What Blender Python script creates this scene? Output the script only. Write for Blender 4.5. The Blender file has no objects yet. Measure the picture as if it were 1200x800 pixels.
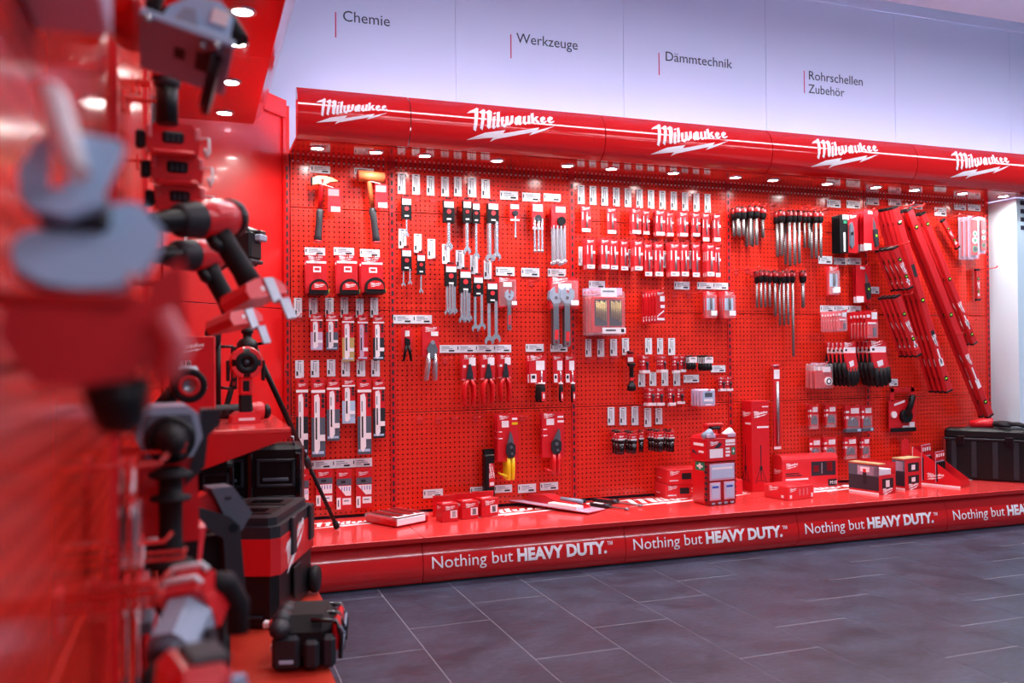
import bpy, bmesh, math, random, re
from mathutils import Vector, Matrix
random.seed(7)
R = math.radians
SC = bpy.context.scene
COL = SC.collection
# ---------------------------------------------------------------- camera, world, lights, exposure
CAM_H = 1.275
F_PX = 1034.8
FW = Vector((0.33931, 0.94057, 0.01401)); RT = Vector((0.94067, -0.33922, -0.00842)); UP = Vector((0.00317, -0.01603, 0.99987))
cd = bpy.data.cameras.new('camera'); cam = bpy.data.objects.new('camera', cd); COL.objects.link(cam)
cam.matrix_world = Matrix(((RT.x, UP.x, -FW.x, 0), (RT.y, UP.y, -FW.y, 0), (RT.z, UP.z, -FW.z, CAM_H), (0, 0, 0, 1)))
cd.sensor_width = 36; cd.lens = F_PX / 1200 * 36; cd.clip_start = 0.05
cd.dof.use_dof = True; cd.dof.focus_distance = 5.9; cd.dof.aperture_fstop = 2.0
SC.camera = cam
SC.view_settings.view_transform = 'Standard'; SC.view_settings.look = 'None'
SC.view_settings.gamma = 1; SC.view_settings.use_curve_mapping = False
SC.view_settings.exposure = -0.32
wd = bpy.data.worlds.new('room_daylight'); SC.world = wd; wd.use_nodes = True
wd.node_tree.nodes['Background'].inputs[0].default_value = (0.62, 0.74, 1.0, 1)
wd.node_tree.nodes['Background'].inputs[1].default_value = 0.2
E_DOWN = 27.0      # each downlight of the display, watts
E_STRIP = 30.0    # each ceiling luminaire
E_COVE = 6.0     # the wall washing tube lying on the display canopy
D = 5.52          # the pegboard plane
PT = 0.27         # podium top
SOFF = 2.49       # soffit height
XL = -0.15        # plane of the other display's pegboards
POSTS = [1.187 + 1.245 * k for k in range(5)]

def P(px, py, Y=None, X=None, Z=None):
    'the point of the plane Y, X or Z = const that the photograph shows at a pixel'
    v = FW + RT * ((px - 600) / F_PX) - UP * ((py - 400) / F_PX)
    t = Y / v.y if Y is not None else (X / v.x if X is not None else (Z - CAM_H) / v.z)
    return Vector((v.x * t, v.y * t, v.z * t + CAM_H))

# ---------------------------------------------------------------- materials
M = {}
def s2l(c): return tuple((x / 12.92 if x <= .04045 else ((x + .055) / 1.055) ** 2.4) for x in c)
def mat(name, rgb, rough=.5, metal=0., coat=0., alpha=1., emit=0., trans=0., spec=.5):
    m = bpy.data.materials.new(name); m.use_nodes = True
    b = m.node_tree.nodes['Principled BSDF']
    col = (*s2l([v / 255 for v in rgb]), 1)
    b.inputs['Base Color'].default_value = col
    b.inputs['Roughness'].default_value = rough; b.inputs['Metallic'].default_value = metal
    b.inputs['Coat Weight'].default_value = coat; b.inputs['Coat Roughness'].default_value = .08
    b.inputs['Alpha'].default_value = alpha; b.inputs['Transmission Weight'].default_value = trans
    b.inputs['Specular IOR Level'].default_value = spec
    if emit:
        b.inputs['Emission Color'].default_value = col; b.inputs['Emission Strength'].default_value = emit
    M[name] = m; return m
def nodes(m): return m.node_tree.nodes, m.node_tree.links, m.node_tree.nodes['Principled BSDF']
def vary(name, amount=.15, scale=3., rough=0.):
    'a little procedural unevenness so no surface is one flat colour'
    n, l, b = nodes(M[name]); tc = n.new('ShaderNodeTexCoord'); nz = n.new('ShaderNodeTexNoise'); nz.inputs['Scale'].default_value = scale
    nz.inputs['Detail'].default_value = 4
    l.new(tc.outputs['Object'], nz.inputs['Vector'])
    mx = n.new('ShaderNodeMix'); mx.data_type = 'RGBA'
    c = b.inputs['Base Color'].default_value[:]
    mx.inputs[6].default_value = tuple(x * (1 - amount) for x in c[:3]) + (1,); mx.inputs[7].default_value = tuple(min(1, x * (1 + amount)) for x in c[:3]) + (1,)
    l.new(nz.outputs['Fac'], mx.inputs[0]); l.new(mx.outputs[2], b.inputs['Base Color'])
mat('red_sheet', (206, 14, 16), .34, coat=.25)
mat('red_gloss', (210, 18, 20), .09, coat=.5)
mat('red_soffit', (196, 8, 14), .1, coat=1.)
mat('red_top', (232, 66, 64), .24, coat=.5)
mat('red_wood', (196, 52, 36), .36, coat=.3)
mat('red_edge', (176, 12, 16), .4)
mat('red_card', (206, 16, 30), .4, coat=.2)
mat('red_bright', (224, 44, 52), .34, coat=.3)
mat('red_dark', (140, 8, 16), .4)
mat('red_plastic', (212, 22, 30), .3, coat=.4)
mat('red_wire', (216, 56, 54), .25, coat=.4)
mat('red_level', (206, 36, 44), .32, coat=.4)
mat('pink_card', (226, 120, 128), .4)
mat('mauve', (206, 180, 206), .35, coat=.3)
mat('white_print', (244, 244, 248), .5)
mat('white_tag', (226, 234, 240), .45)
mat('white_wall', (178, 198, 228), .6)
mat('white_side', (206, 240, 252), .5)
mat('ceiling_paint', (190, 184, 200), .75)
mat('grey_print', (120, 134, 150), .6)
mat('ink', (24, 26, 34), .6)
mat('navy_text', (34, 40, 64), .6)
mat('magenta_bar', (176, 40, 92), .6)
mat('black_plastic', (13, 14, 17), .4, spec=.35)
mat('black_rubber', (17, 18, 22), .6, spec=.3)
mat('black_gloss', (12, 12, 16), .15, coat=.4)
mat('charcoal', (34, 37, 44), .5, spec=.4)
mat('slate', (82, 92, 106), .45)
mat('tool_grey', (150, 168, 190), .4, metal=.1)
mat('blade_guard', (164, 204, 236), .42)
mat('chrome', (206, 212, 222), .24, metal=.75)
mat('steel', (150, 154, 162), .32, metal=.9)
mat('dark_steel', (70, 74, 82), .35, metal=.8)
mat('gold', (196, 160, 84), .3, metal=.8)
mat('tan', (196, 170, 104), .6)
mat('olive_wood', (164, 160, 116), .55)
mat('orange_wood', (204, 104, 58), .5)
mat('yellow', (236, 208, 20), .4)
mat('vial', (150, 220, 60), .15, coat=.5)
mat('green', (20, 128, 92), .5)
mat('blue', (44, 84, 190), .5)
mat('ice_blue', (176, 206, 232), .4)
mat('cardboard', (196, 168, 120), .7)
mat('dark_print', (40, 40, 52), .5)
mat('clear_plastic', (240, 236, 244), .1, alpha=.13)
mat('lamp_glow', (255, 250, 246), .5, emit=120.)
mat('tube_glow', (255, 236, 250), .5, emit=42.)
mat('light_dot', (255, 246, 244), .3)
mat('bare_edge', (232, 214, 184), .7)
for k, a, s in (('red_sheet', .07, 2.), ('red_gloss', .06, 2.), ('red_top', .1, 3.), ('white_wall', .02, 1.2), ('ceiling_paint', .06, 1.), ('black_plastic', .2, 6.),
                ('black_rubber', .2, 8.), ('charcoal', .15, 8.), ('red_plastic', .06, 6.), ('white_side', .03, 1.), ('red_card', .06, 9.), ('tool_grey', .1, 6.)):
    vary(k, a, s)
def mat_pegboard():
    m = mat('pegboard', (222, 48, 32), .17, spec=.42); n, l, b = nodes(m)
    tc = n.new('ShaderNodeTexCoord'); sx = n.new('ShaderNodeSeparateXYZ'); l.new(tc.outputs['Object'], sx.inputs[0])
    def mth(op, a, b2=None):
        q = n.new('ShaderNodeMath'); q.operation = op
        for i, v in enumerate((a, b2)):
            if v is None: continue
            if isinstance(v, (int, float)): q.inputs[i].default_value = v
            else: l.new(v, q.inputs[i])
        return q.outputs[0]
    u = mth('SUBTRACT', mth('FRACT', mth('DIVIDE', sx.outputs[0], .0311)), .5)
    v = mth('SUBTRACT', mth('FRACT', mth('DIVIDE', sx.outputs[2], .0311)), .5)
    d = mth('SQRT', mth('ADD', mth('MULTIPLY', u, u), mth('MULTIPLY', v, v)))
    hole = mth('LESS_THAN', d, .155)
    mx = n.new('ShaderNodeMix'); mx.data_type = 'RGBA'; mx.inputs[6].default_value = b.inputs['Base Color'].default_value
    mx.inputs[7].default_value = (.03, .004, .006, 1); l.new(hole, mx.inputs[0]); l.new(mx.outputs[2], b.inputs['Base Color'])
    bp = n.new('ShaderNodeBump'); bp.inputs['Distance'].default_value = .004; bp.invert = True
    l.new(mth('LESS_THAN', d, .2), bp.inputs['Height']); l.new(bp.outputs[0], b.inputs['Normal'])
    sp = mth('MULTIPLY', mth('SUBTRACT', 1., hole), .5); l.new(sp, b.inputs['Specular IOR Level'])
mat_pegboard()
def mat_floor():
    m = mat('floor_tile', (60, 70, 84), .34); n, l, b = nodes(m)
    tc = n.new('ShaderNodeTexCoord'); mp = n.new('ShaderNodeMapping'); l.new(tc.outputs['Object'], mp.inputs[0])
    n1 = n.new('ShaderNodeTexNoise'); n1.inputs['Scale'].default_value = 2.6; n1.inputs['Detail'].default_value = 12; n1.inputs['Roughness'].default_value = .75
    n2 = n.new('ShaderNodeTexNoise'); n2.inputs['Scale'].default_value = 26; n2.inputs['Detail'].default_value = 6
    mp.inputs['Scale'].default_value = (1, 1.4, 1)
    l.new(mp.outputs[0], n1.inputs[0]); l.new(mp.outputs[0], n2.inputs[0])
    r1 = n.new('ShaderNodeValToRGB'); e = r1.color_ramp.elements
    e[0].position = .34; e[0].color = (*s2l((34 / 255, 43 / 255, 58 / 255)), 1); e[1].position = .68; e[1].color = (*s2l((66 / 255, 79 / 255, 100 / 255)), 1)
    l.new(n1.outputs['Fac'], r1.inputs[0])
    mx = n.new('ShaderNodeMix'); mx.data_type = 'RGBA'; mx.blend_type = 'OVERLAY'; mx.inputs[0].default_value = .7
    l.new(r1.outputs[0], mx.inputs[6]); l.new(n2.outputs['Fac'], mx.inputs[7]); l.new(mx.outputs[2], b.inputs['Base Color'])
    rr = n.new('ShaderNodeMapRange'); rr.inputs[3].default_value = .26; rr.inputs[4].default_value = .5; l.new(n1.outputs['Fac'], rr.inputs[0]); l.new(rr.outputs[0], b.inputs['Roughness'])
    bp = n.new('ShaderNodeBump'); bp.inputs['Strength'].default_value = .15; bp.inputs['Distance'].default_value = .01; l.new(n2.outputs['Fac'], bp.inputs['Height']); l.new(bp.outputs[0], b.inputs['Normal'])
mat_floor(); mat('grout', (168, 170, 180), .8)
def mat_wave(name, c0, c1, scale, rot, rough=.3, metal=.8):
    m = mat(name, c0, rough, metal); n, l, b = nodes(m)
    tc = n.new('ShaderNodeTexCoord'); mp = n.new('ShaderNodeMapping'); mp.inputs['Rotation'].default_value = (0, R(rot), 0); l.new(tc.outputs['Object'], mp.inputs[0])
    w = n.new('ShaderNodeTexWave'); w.inputs['Scale'].default_value = scale; w.bands_direction = 'Z'; l.new(mp.outputs[0], w.inputs[0])
    mx = n.new('ShaderNodeMix'); mx.data_type = 'RGBA'; mx.inputs[6].default_value = (*s2l([v / 255 for v in c0]), 1); mx.inputs[7].default_value = (*s2l([v / 255 for v in c1]), 1)
    l.new(w.outputs['Fac'], mx.inputs[0]); l.new(mx.outputs[2], b.inputs['Base Color'])
mat_wave('twist_steel', (58, 58, 66), (214, 214, 222), 36, 35)
mat_wave('twist_gold', (90, 66, 26), (232, 204, 132), 36, 35)
mat_wave('spiral_steel', (70, 66, 70), (172, 166, 166), 26, 25, .4)
mat_wave('plinth_wood', (180, 44, 32), (206, 66, 46), 1.6, 70, .36, 0.)
mat_wave('ribbed_black', (12, 13, 16), (52, 56, 64), 30, 0, .5, 0.)

# ---------------------------------------------------------------- mesh builder
class MB:
    def __init__(s): s.v = []; s.f = []; s.m = []; s.sm = []
    def add(s, vs, fs, m, sm=False, T=None):
        o = len(s.v)
        s.v += [tuple(T @ Vector(p)) for p in vs] if T is not None else [tuple(p) for p in vs]
        s.f += [tuple(i + o for i in f) for f in fs]; s.m += [m] * len(fs); s.sm += [sm] * len(fs); return s
    def box(s, x0, y0, z0, x1, y1, z1, m, bev=0., T=None):
        lo = [min(x0, x1), min(y0, y1), min(z0, z1)]; hi = [max(x0, x1), max(y0, y1), max(z0, z1)]
        b = min(bev, .45 * min(hi[i] - lo[i] for i in range(3)))
        if b <= 0:
            vs = [(x, y, z) for x in (lo[0], hi[0]) for y in (lo[1], hi[1]) for z in (lo[2], hi[2])]
            return s.add(vs, [(0, 1, 3, 2), (4, 6, 7, 5), (0, 4, 5, 1), (2, 3, 7, 6), (0, 2, 6, 4), (1, 5, 7, 3)], m, False, T)
        vs = []; ix = {}
        for c in range(8):
            sg = [(c >> 2) & 1, (c >> 1) & 1, c & 1]
            for a in range(3):
                p = [(hi[i] if sg[i] else lo[i]) if i == a else ((hi[i] - b) if sg[i] else (lo[i] + b)) for i in range(3)]
                ix[c, a] = len(vs); vs.append(p)
        fs = []
        for a in range(3):
            u, w = [i for i in range(3) if i != a]
            for sd in (0, 1):
                cs = []
                for q in ((0, 0), (1, 0), (1, 1), (0, 1)):
                    g = [0, 0, 0]; g[a] = sd; g[u] = q[0]; g[w] = q[1]; cs.append(g[0] * 4 + g[1] * 2 + g[2])
                fs.append(tuple(ix[c, a] for c in cs))
            for q in ((0, 0), (0, 1), (1, 0), (1, 1)):
                g = [0, 0, 0]; g[u] = q[0]; g[w] = q[1]; c0 = g[0] * 4 + g[1] * 2 + g[2]; g[a] = 1; c1 = g[0] * 4 + g[1] * 2 + g[2]
                fs.append((ix[c0, u], ix[c1, u], ix[c1, w], ix[c0, w]))
        fs += [(ix[c, 0], ix[c, 1], ix[c, 2]) for c in range(8)]
        return s.add(vs, fs, m, False, T)
    def tube(s, pts, r, m, n=8, caps=True, T=None, sm=True):
        pts = [Vector(p) for p in pts]; rs = r if isinstance(r, (list, tuple)) else [r] * len(pts)
        vs = []; fs = []; ref = None
        for i, p in enumerate(pts):
            t = (pts[min(i + 1, len(pts) - 1)] - pts[max(i - 1, 0)])
            t = t.normalized() if t.length > 1e-9 else Vector((0, 0, 1))
            if ref is None: ref = t.orthogonal().normalized()
            a = (ref - t * ref.dot(t)); a = a.normalized() if a.length > 1e-6 else t.orthogonal().normalized()
            ref = a; b = t.cross(a)
            for k in range(n):
                an = 2 * math.pi * k / n; vs.append(p + (a * math.cos(an) + b * math.sin(an)) * rs[i])
        for i in range(len(pts) - 1):
            for k in range(n):
                fs.append((i * n + k, i * n + (k + 1) % n, (i + 1) * n + (k + 1) % n, (i + 1) * n + k))
        s.add(vs, fs, m, sm, T)
        if caps:
            o = len(vs)
            s.add(vs[:n], [tuple(range(n))], m, False, T); s.add(vs[-n:], [tuple(range(n))], m, False, T)
        return s
    def cyl(s, p0, p1, r0, m, r1=None, n=14, T=None): return s.tube([p0, p1], [r0, r0 if r1 is None else r1], m, n, True, T)
    def prism(s, poly, a0, a1, m, axis='y', T=None, sm=False):
        'a polygon of (u, w) pushed along an axis: y -> (x, z), x -> (y, z), z -> (x, y)'
        def at(p, a): return {'y': (p[0], a, p[1]), 'x': (a, p[0], p[1]), 'z': (p[0], p[1], a)}[axis]
        n = len(poly); vs = [at(p, a0) for p in poly] + [at(p, a1) for p in poly]
        s.add(vs, [tuple(range(n)), tuple(range(2 * n - 1, n - 1, -1))], m, False, T)
        return s.add(vs, [(i, (i + 1) % n, n + (i + 1) % n, n + i) for i in range(n)], m, sm, T)
    def ball(s, c, r, m, n=14, T=None):
        rx, ry, rz = r if isinstance(r, (tuple, list)) else (r, r, r); vs = []; fs = []; k = n // 2
        for i in range(k + 1):
            th = math.pi * i / k
            for j in range(n):
                ph = 2 * math.pi * j / n
                vs.append((c[0] + rx * math.sin(th) * math.cos(ph), c[1] + ry * math.sin(th) * math.sin(ph), c[2] + rz * math.cos(th)))
        for i in range(k):
            for j in range(n): fs.append((i * n + j, (i + 1) * n + j, (i + 1) * n + (j + 1) % n, i * n + (j + 1) % n))
        return s.add(vs, fs, m, True, T)
    def lathe(s, prof, m, c=(0, 0, 0), n=18, T=None, axis='z'):
        'profile of (radius, height) spun about an axis through c'
        vs = []; fs = []
        for r, h in prof:
            for k in range(n):
                a = 2 * math.pi * k / n; x, y = r * math.cos(a), r * math.sin(a)
                vs.append({'z': (c[0] + x, c[1] + y, c[2] + h), 'y': (c[0] + x, c[1] + h, c[2] + y), 'x': (c[0] + h, c[1] + x, c[2] + y)}[axis])
        for i in range(len(prof) - 1):
            for k in range(n): fs.append((i * n + k, i * n + (k + 1) % n, (i + 1) * n + (k + 1) % n, (i + 1) * n + k))
        return s.add(vs, fs, m, True, T)
    def mesh(s, name):
        me = bpy.data.meshes.new(name); me.from_pydata(s.v, [], s.f); names = list(dict.fromkeys(s.m))
        for k in names: me.materials.append(M[k])
        for i, p in enumerate(me.polygons): p.material_index = names.index(s.m[i]); p.use_smooth = s.sm[i]
        bm = bmesh.new(); bm.from_mesh(me); bmesh.ops.remove_doubles(bm, verts=bm.verts, dist=1e-6); bmesh.ops.recalc_face_normals(bm, faces=bm.faces); bm.to_mesh(me); bm.free()
        return me
    def build(s, name, parent=None, loc=None, rot=None): return obj(name, s.mesh(name), parent, loc, rot)
def obj(name, me, parent=None, loc=None, rot=None):
    o = bpy.data.objects.new(name, me); COL.objects.link(o); o.parent = parent
    if loc is not None: o.location = loc
    if rot is not None: o.rotation_euler = rot
    return o
LABELS = {}
def tag(o, label, cat, group=None):
    o['label'] = label; o['category'] = cat
    if group: o['group'] = group
    return o
def thing(name, label, cat, loc=(0, 0, 0), rz=0., group=None, rot=None):
    o = bpy.data.objects.new(name, None); COL.objects.link(o); o.location = loc; o.rotation_euler = rot if rot is not None else (0, 0, rz); o.empty_display_size = .05
    return tag(o, label, cat, group)
def structure(o): o['kind'] = 'structure'; return o
ORD = ['first', 'second', 'third', 'fourth', 'fifth', 'sixth', 'seventh', 'eighth', 'ninth', 'tenth', 'eleventh', 'twelfth', 'thirteenth', 'fourteenth', 'fifteenth', 'sixteenth', 'seventeenth', 'eighteenth']
BEHIND = ['just behind', 'two behind', 'three behind', 'four behind', 'five behind', 'six behind', 'seven behind', 'eight behind']

# ---------------------------------------------------------------- lettering
def text_mesh(name, s, size, m, depth=.001, bold=0., align='LEFT'):
    'lettering in the x-z plane facing -y, base line at z = 0'
    cu = bpy.data.curves.new(name, 'FONT'); cu.body = s; cu.size = size; cu.extrude = depth; cu.offset = bold; cu.align_x = align; cu.resolution_u = 3
    t = bpy.data.objects.new(name, cu); COL.objects.link(t); bpy.context.view_layer.update()
    me = bpy.data.meshes.new_from_object(t.evaluated_get(bpy.context.evaluated_depsgraph_get())); me.name = name
    bpy.data.objects.remove(t); bpy.data.curves.remove(cu)
    me.transform(Matrix.Rotation(R(90), 4, 'X')); me.materials.clear(); me.materials.append(M[m]); return me
def text(name, s, size, m, parent, loc, rot=(0, 0, 0), bold=0., width=None, align='LEFT'):
    me = text_mesh(name, s, size, m, .0006, bold, align)
    if width:
        w = max(v.co.x for v in me.vertices) - min(v.co.x for v in me.vertices); me.transform(Matrix.Diagonal((width / w, 1, 1, 1)))
    return obj(name, me, parent, loc, rot)
LOGO = [  # the slanted script with its lightning bolt, traced as polygons on a 770 x 320 sheet
 [(0,70),(30,40),(60,24),(92,0),(106,6),(100,50),(72,236),(50,222),(66,58),(40,60)],
 [(102,46),(148,8),(164,18),(128,222),(106,204),(126,62)],
 [(158,42),(200,10),(220,28),(196,180),(202,188),(180,206),(164,188),(174,58)],
 [(219,84),(245,70),(232,172),(246,178),(222,204),(207,186)],[(228,44),(250,30),(254,46),(232,58)],
 [(260,30),(290,18),(270,160),(280,164),(258,188),(243,174)],
 [(288,82),(318,70),(306,148),(322,140),(332,66),(360,60),(350,132),(366,124),(378,56),(404,50),(392,128),(356,160),(346,152),(316,180),(286,164)],
 [(414,74),(452,44),(474,52),(462,120),(474,124),(452,146),(438,136),(420,150),(402,130)],
 [(486,52),(514,42),(502,112),(520,104),(530,38),(556,32),(544,104),(556,108),(534,128),(520,120),(500,138),(476,120)],
 [(562,10),(590,0),(582,60),(606,36),(630,34),(606,66),(630,98),(606,112),(584,80),(580,112),(552,120)],
 [(640,50),(668,28),(690,40),(682,66),(662,76),(666,88),(692,74),(694,84),(668,110),(644,104),(634,84)],
 [(706,44),(734,20),(758,32),(750,56),(728,68),(732,80),(762,68),(764,78),(736,100),(712,98),(700,78)],
 [(0,316),(150,242),(326,202),(304,236),(622,152),(598,184),(766,122),(640,190),(534,234),(564,202),(250,290),(200,316),(222,280)]]
def logo_mesh(name, w, m='white_print', th=.0008, cuts=False):
    b = MB(); k = w / 770.
    for pl in LOGO: b.prism([((x - 385) * k, (160 - y) * k) for x, y in pl], 0, -th, m)
    return b.mesh(name)
LOGO_C = {}
def logo(parent, w, loc, rot=(0, 0, 0), m='white_print', name='logo'):
    key = (round(w, 3), m)
    if key not in LOGO_C: LOGO_C[key] = logo_mesh('logo', key[0], m)
    return obj(name, LOGO_C[key], parent, loc, rot)

# ---------------------------------------------------------------- the room
b = MB().box(-.6, -4., -.05, 9.5, 5.75, 0., 'grout')
X0 = .932 - .398 * 12
for i in range(26):
    xa = X0 + i * .3985
    off = 4.045 + .297 * (i - 12)
    off -= .891 * math.ceil((off + 4.) / .891)
    y = off
    while y < 5.7:
        ya, yb = max(y, -4.), min(y + .891, 5.75)
        if yb - ya > .02 and xa > -.6 and xa < 9.3: b.box(xa + .0018, ya + .0034, 0, xa + .3967, yb - .0034, .0012, 'floor_tile')
        y += .891
structure(b.build('floor'))
structure(MB().box(-.6, -4., 4.07, 9.5, 5.75, 4.15, 'ceiling_paint').build('ceiling'))
b = MB(); xs = [-.6, .4, 1.64, 2.88, 4.08, 5.31, 6.55, 7.79, 9.5]
for a, c in zip(xs, xs[1:]): b.box(a + .0015, 5.6, 0, c - .0015, 5.66, 4.07, 'white_wall')
b.box(-.6, 5.606, 0, 9.5, 5.75, 4.07, 'white_wall')
structure(b.build('wall_back'))
b = MB().box(-.6, 5.585, 3.985, 9.5, 5.6, 4.07, 'white_wall')
structure(b.build('trim_1'))
structure(MB().box(-.6, -4., 0, XL - .12, 5.6, 4.07, 'white_wall').build('wall_left'))
b = MB().box(6.185, 5.25, 0, 7.6, 5.6, 2.485, 'white_side').box(6.183, 5.248, 0, 6.20, 5.26, 2.485, 'white_side')
structure(b.build('wall_right'))
# section names on the wall above the display
SIGN = [('Chemie', .894, 3.395, .301, (.852, 3.284, 3.445)), ('Werkzeuge', 2.07, 3.388, .455, (2.03, 3.276, 3.44)), ('Dämmtechnik', 3.213, 3.386, .562, (3.165, 3.275, 3.437)),
        ('Rohrschellen', 4.467, 3.372, .514, (4.43, 3.262, 3.435)), ('Zubehör', 4.467, 3.27, .34, None)]
for s, x, z, w, bar in SIGN[:4]:
    t = thing('wall_lettering', {'C': 'short dark wall lettering for chemicals beside a magenta bar above the saw blades', 'W': 'dark wall lettering for tools beside a magenta bar above the wrenches', 'D': 'dark wall lettering for insulation beside a magenta bar above the drill bits', 'R': 'two line dark wall lettering beside a magenta bar above the hammer drill bits'}[s[0]], 'lettering', (x, 5.5995, z))
    text('word', s, .098, 'navy_text', t, (0, 0, 0), width=w)
    MB().box(bar[0] - x - .004, -.001, bar[1] - z, bar[0] - x + .004, 0, bar[2] - z, 'magenta_bar').build('bar', t)
    if s == 'Rohrschellen': text('word', 'Zubehör', .098, 'navy_text', t, (0, 0, -.104), width=.34)

# ceiling luminaires of the shop (the first pair reflects along the canopy) and a pair added for the fronts
def luminaire(x0, x1, y, z, label):
    t = thing('ceiling_light', label, 'ceiling light', ((x0 + x1) / 2, y, z)); h = (x1 - x0) / 2
    MB().box(-h, -.06, 0, h, .06, .06, 'white_wall', .008).build('housing', t)
    MB().box(-h + .01, -.055, -.006, h - .01, .055, .0, 'tube_glow').build('diffuser', t)
    for k in (-.7, .7): MB().cyl((h * k, 0, .06), (h * k, 0, 4.07 - z), .004, 'steel', n=6).build('suspension_wire', t)
    ld = bpy.data.lights.new('lamp', 'AREA'); ld.shape = 'RECTANGLE'; ld.size = 2 * h; ld.size_y = .3; ld.energy = E_STRIP * (x1 - x0) / 3; ld.color = (.84, .91, 1)
    lo = obj('lamp', ld, t, (0, 0, -.02))
luminaire(.3, 4.3, 3.7, 3.8, 'long white ceiling tube hanging above the middle of the aisle')
luminaire(4.4, 8.4, 3.7, 3.8, 'long white ceiling tube hanging above the far aisle end')
luminaire(1.4, 3.9, .6, 3.8, 'long white ceiling tube hanging at the aisle entrance')
luminaire(4.2, 7.5, .6, 3.8, 'long white ceiling tube hanging beside the aisle entrance')
luminaire(1.0, 3.9, -2.6, 3.6, 'long white ceiling tube added for front light, far in front of the display')  # unseen pair added behind the camera to brighten the fronts
luminaire(4.2, 8.4, -2.6, 3.6, 'long white ceiling tube added for front light, far in front of the white wall')

# ---------------------------------------------------------------- the display wall
ROWZ = [(.285, .907), (.911, 1.554), (1.558, 2.181), (2.185, 2.492)]
ROWN = ['bottom', 'lower middle', 'upper middle', 'top']
BAYX = [(.545, POSTS[0])] + list(zip(POSTS, POSTS[1:]))
BAYN = ['saw blades', 'wrenches', 'drill bits', 'hammer drill bits', 'spirit levels']
for i, (xa, xb) in enumerate(BAYX):
    for j, (za, zb) in enumerate(ROWZ):
        o = MB().box(0, 0, 0, xb - xa - .03, .014, zb - za, 'pegboard', .002).build('pegboard_panel', None, (xa + .015, D, za))
        tag(o, f'{ROWN[j]} red perforated panel of the bay with the {BAYN[i]}', 'pegboard', 'pegboard panels of the display wall')
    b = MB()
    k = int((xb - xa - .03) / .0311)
    for q in range(k): b.cyl((xa + .03 + q * .0311, D - .0003, 2.468), (xa + .03 + q * .0311, D - .003, 2.468), .0062, 'light_dot', n=8)  # pale discs painted where wall light would shine through the top holes
    tag(b.build('lit_hole_dots'), f'pale dots painted as light through the top holes above the {BAYN[i]}', 'trim', 'painted light dots')
for i, x in enumerate([.538] + POSTS):
    b = MB().box(x - .0165, D - .006, PT, x + .0165, D + .04, 2.49 if i else 2.8, 'red_sheet')
    z = PT + .03
    while z < 2.44:
        b.box(x - .006, D - .0068, z, x + .006, D - .0058, z + .03, 'ink'); z += .05
    w = ['at the corner panel', 'between saw blades and wrenches', 'between wrenches and drill bits', 'between drill bits and hammer drill bits', 'between hammer drill bits and spirit levels', 'at the white wall end'][i]
    tag(b.build('slotted_upright'), f'red slotted steel upright {w}', 'upright', 'slotted uprights')
# canopy: fascia with logo, soffit with downlights
PROF = [(5.06, 2.785), (5.015, 2.745), (4.988, 2.69), (4.98, 2.635), (4.99, 2.575), (5.015, 2.53), (5.06, 2.494)]
def prof_y(z):
    for (y0, z0), (y1, z1) in zip(PROF, PROF[1:]):
        if z1 <= z <= z0: return y0 + (y1 - y0) * (z - z0) / (z1 - z0)
    return 5.06
def smooth_prof(prof, n=4):
    out = []
    for i in range(len(prof) - 1):
        p0, p1, p2, p3 = prof[max(i - 1, 0)], prof[i], prof[i + 1], prof[min(i + 2, len(prof) - 1)]
        for k in range(n):
            t = k / n; q = []
            for c in (0, 1):
                q.append(.5 * (2 * p1[c] + (p2[c] - p0[c]) * t + (2 * p0[c] - 5 * p1[c] + 4 * p2[c] - p3[c]) * t * t + (3 * p1[c] - p0[c] - 3 * p2[c] + p3[c]) * t ** 3))
            out.append(tuple(q))
    return out + [prof[-1]]
SPROF = smooth_prof(PROF)
def bend(me, fn):
    bm = bmesh.new(); bm.from_mesh(me)
    zs = [v.co.z for v in bm.verts]; lo, hi = min(zs), max(zs)
    for k in range(1, 9):
        bmesh.ops.bisect_plane(bm, geom=bm.verts[:] + bm.edges[:] + bm.faces[:], plane_co=(0, 0, lo + (hi - lo) * k / 9), plane_no=(0, 0, 1))
    bmesh.ops.triangulate(bm, faces=bm.faces[:])
    for v in bm.verts: v.co.y += fn(v.co.z)
    bm.to_mesh(me); bm.free(); return me
def shell(prof, x0, x1, m, back, th=.012):
    'a sheet bent to the profile (y, z), running along x, with a flat back'
    b = MB(); n = len(prof); poly = prof + [(back, prof[-1][1]), (back, prof[0][1])]
    vs = [(x0, y, z) for y, z in poly] + [(x1, y, z) for y, z in poly]; N = len(poly)
    b.add(vs, [(i, i + 1, N + i + 1, N + i) for i in range(n - 1)], m, True)
    e = 4e-5; v2 = [(x + (e if x == x0 else -e), y + e, z) for x, y, z in vs]
    b.add(v2, [(n - 1, n, N + n, N + n - 1), (n, n + 1, N + n + 1, N + n), (n + 1, 0, N, N + n + 1)], m)
    b.add(v2, [tuple(range(N)), tuple(range(2 * N - 1, N - 1, -1))], m); return b
FASC = [(.545, 1.187), (1.187, 2.432), (2.432, 3.677), (3.677, 4.922), (4.922, 6.167), (6.167, 7.41)]
LOGOX = [(.85, .405), (1.81, .565), (3.045, .575), (4.29, .575), (5.53, .575)]
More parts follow.
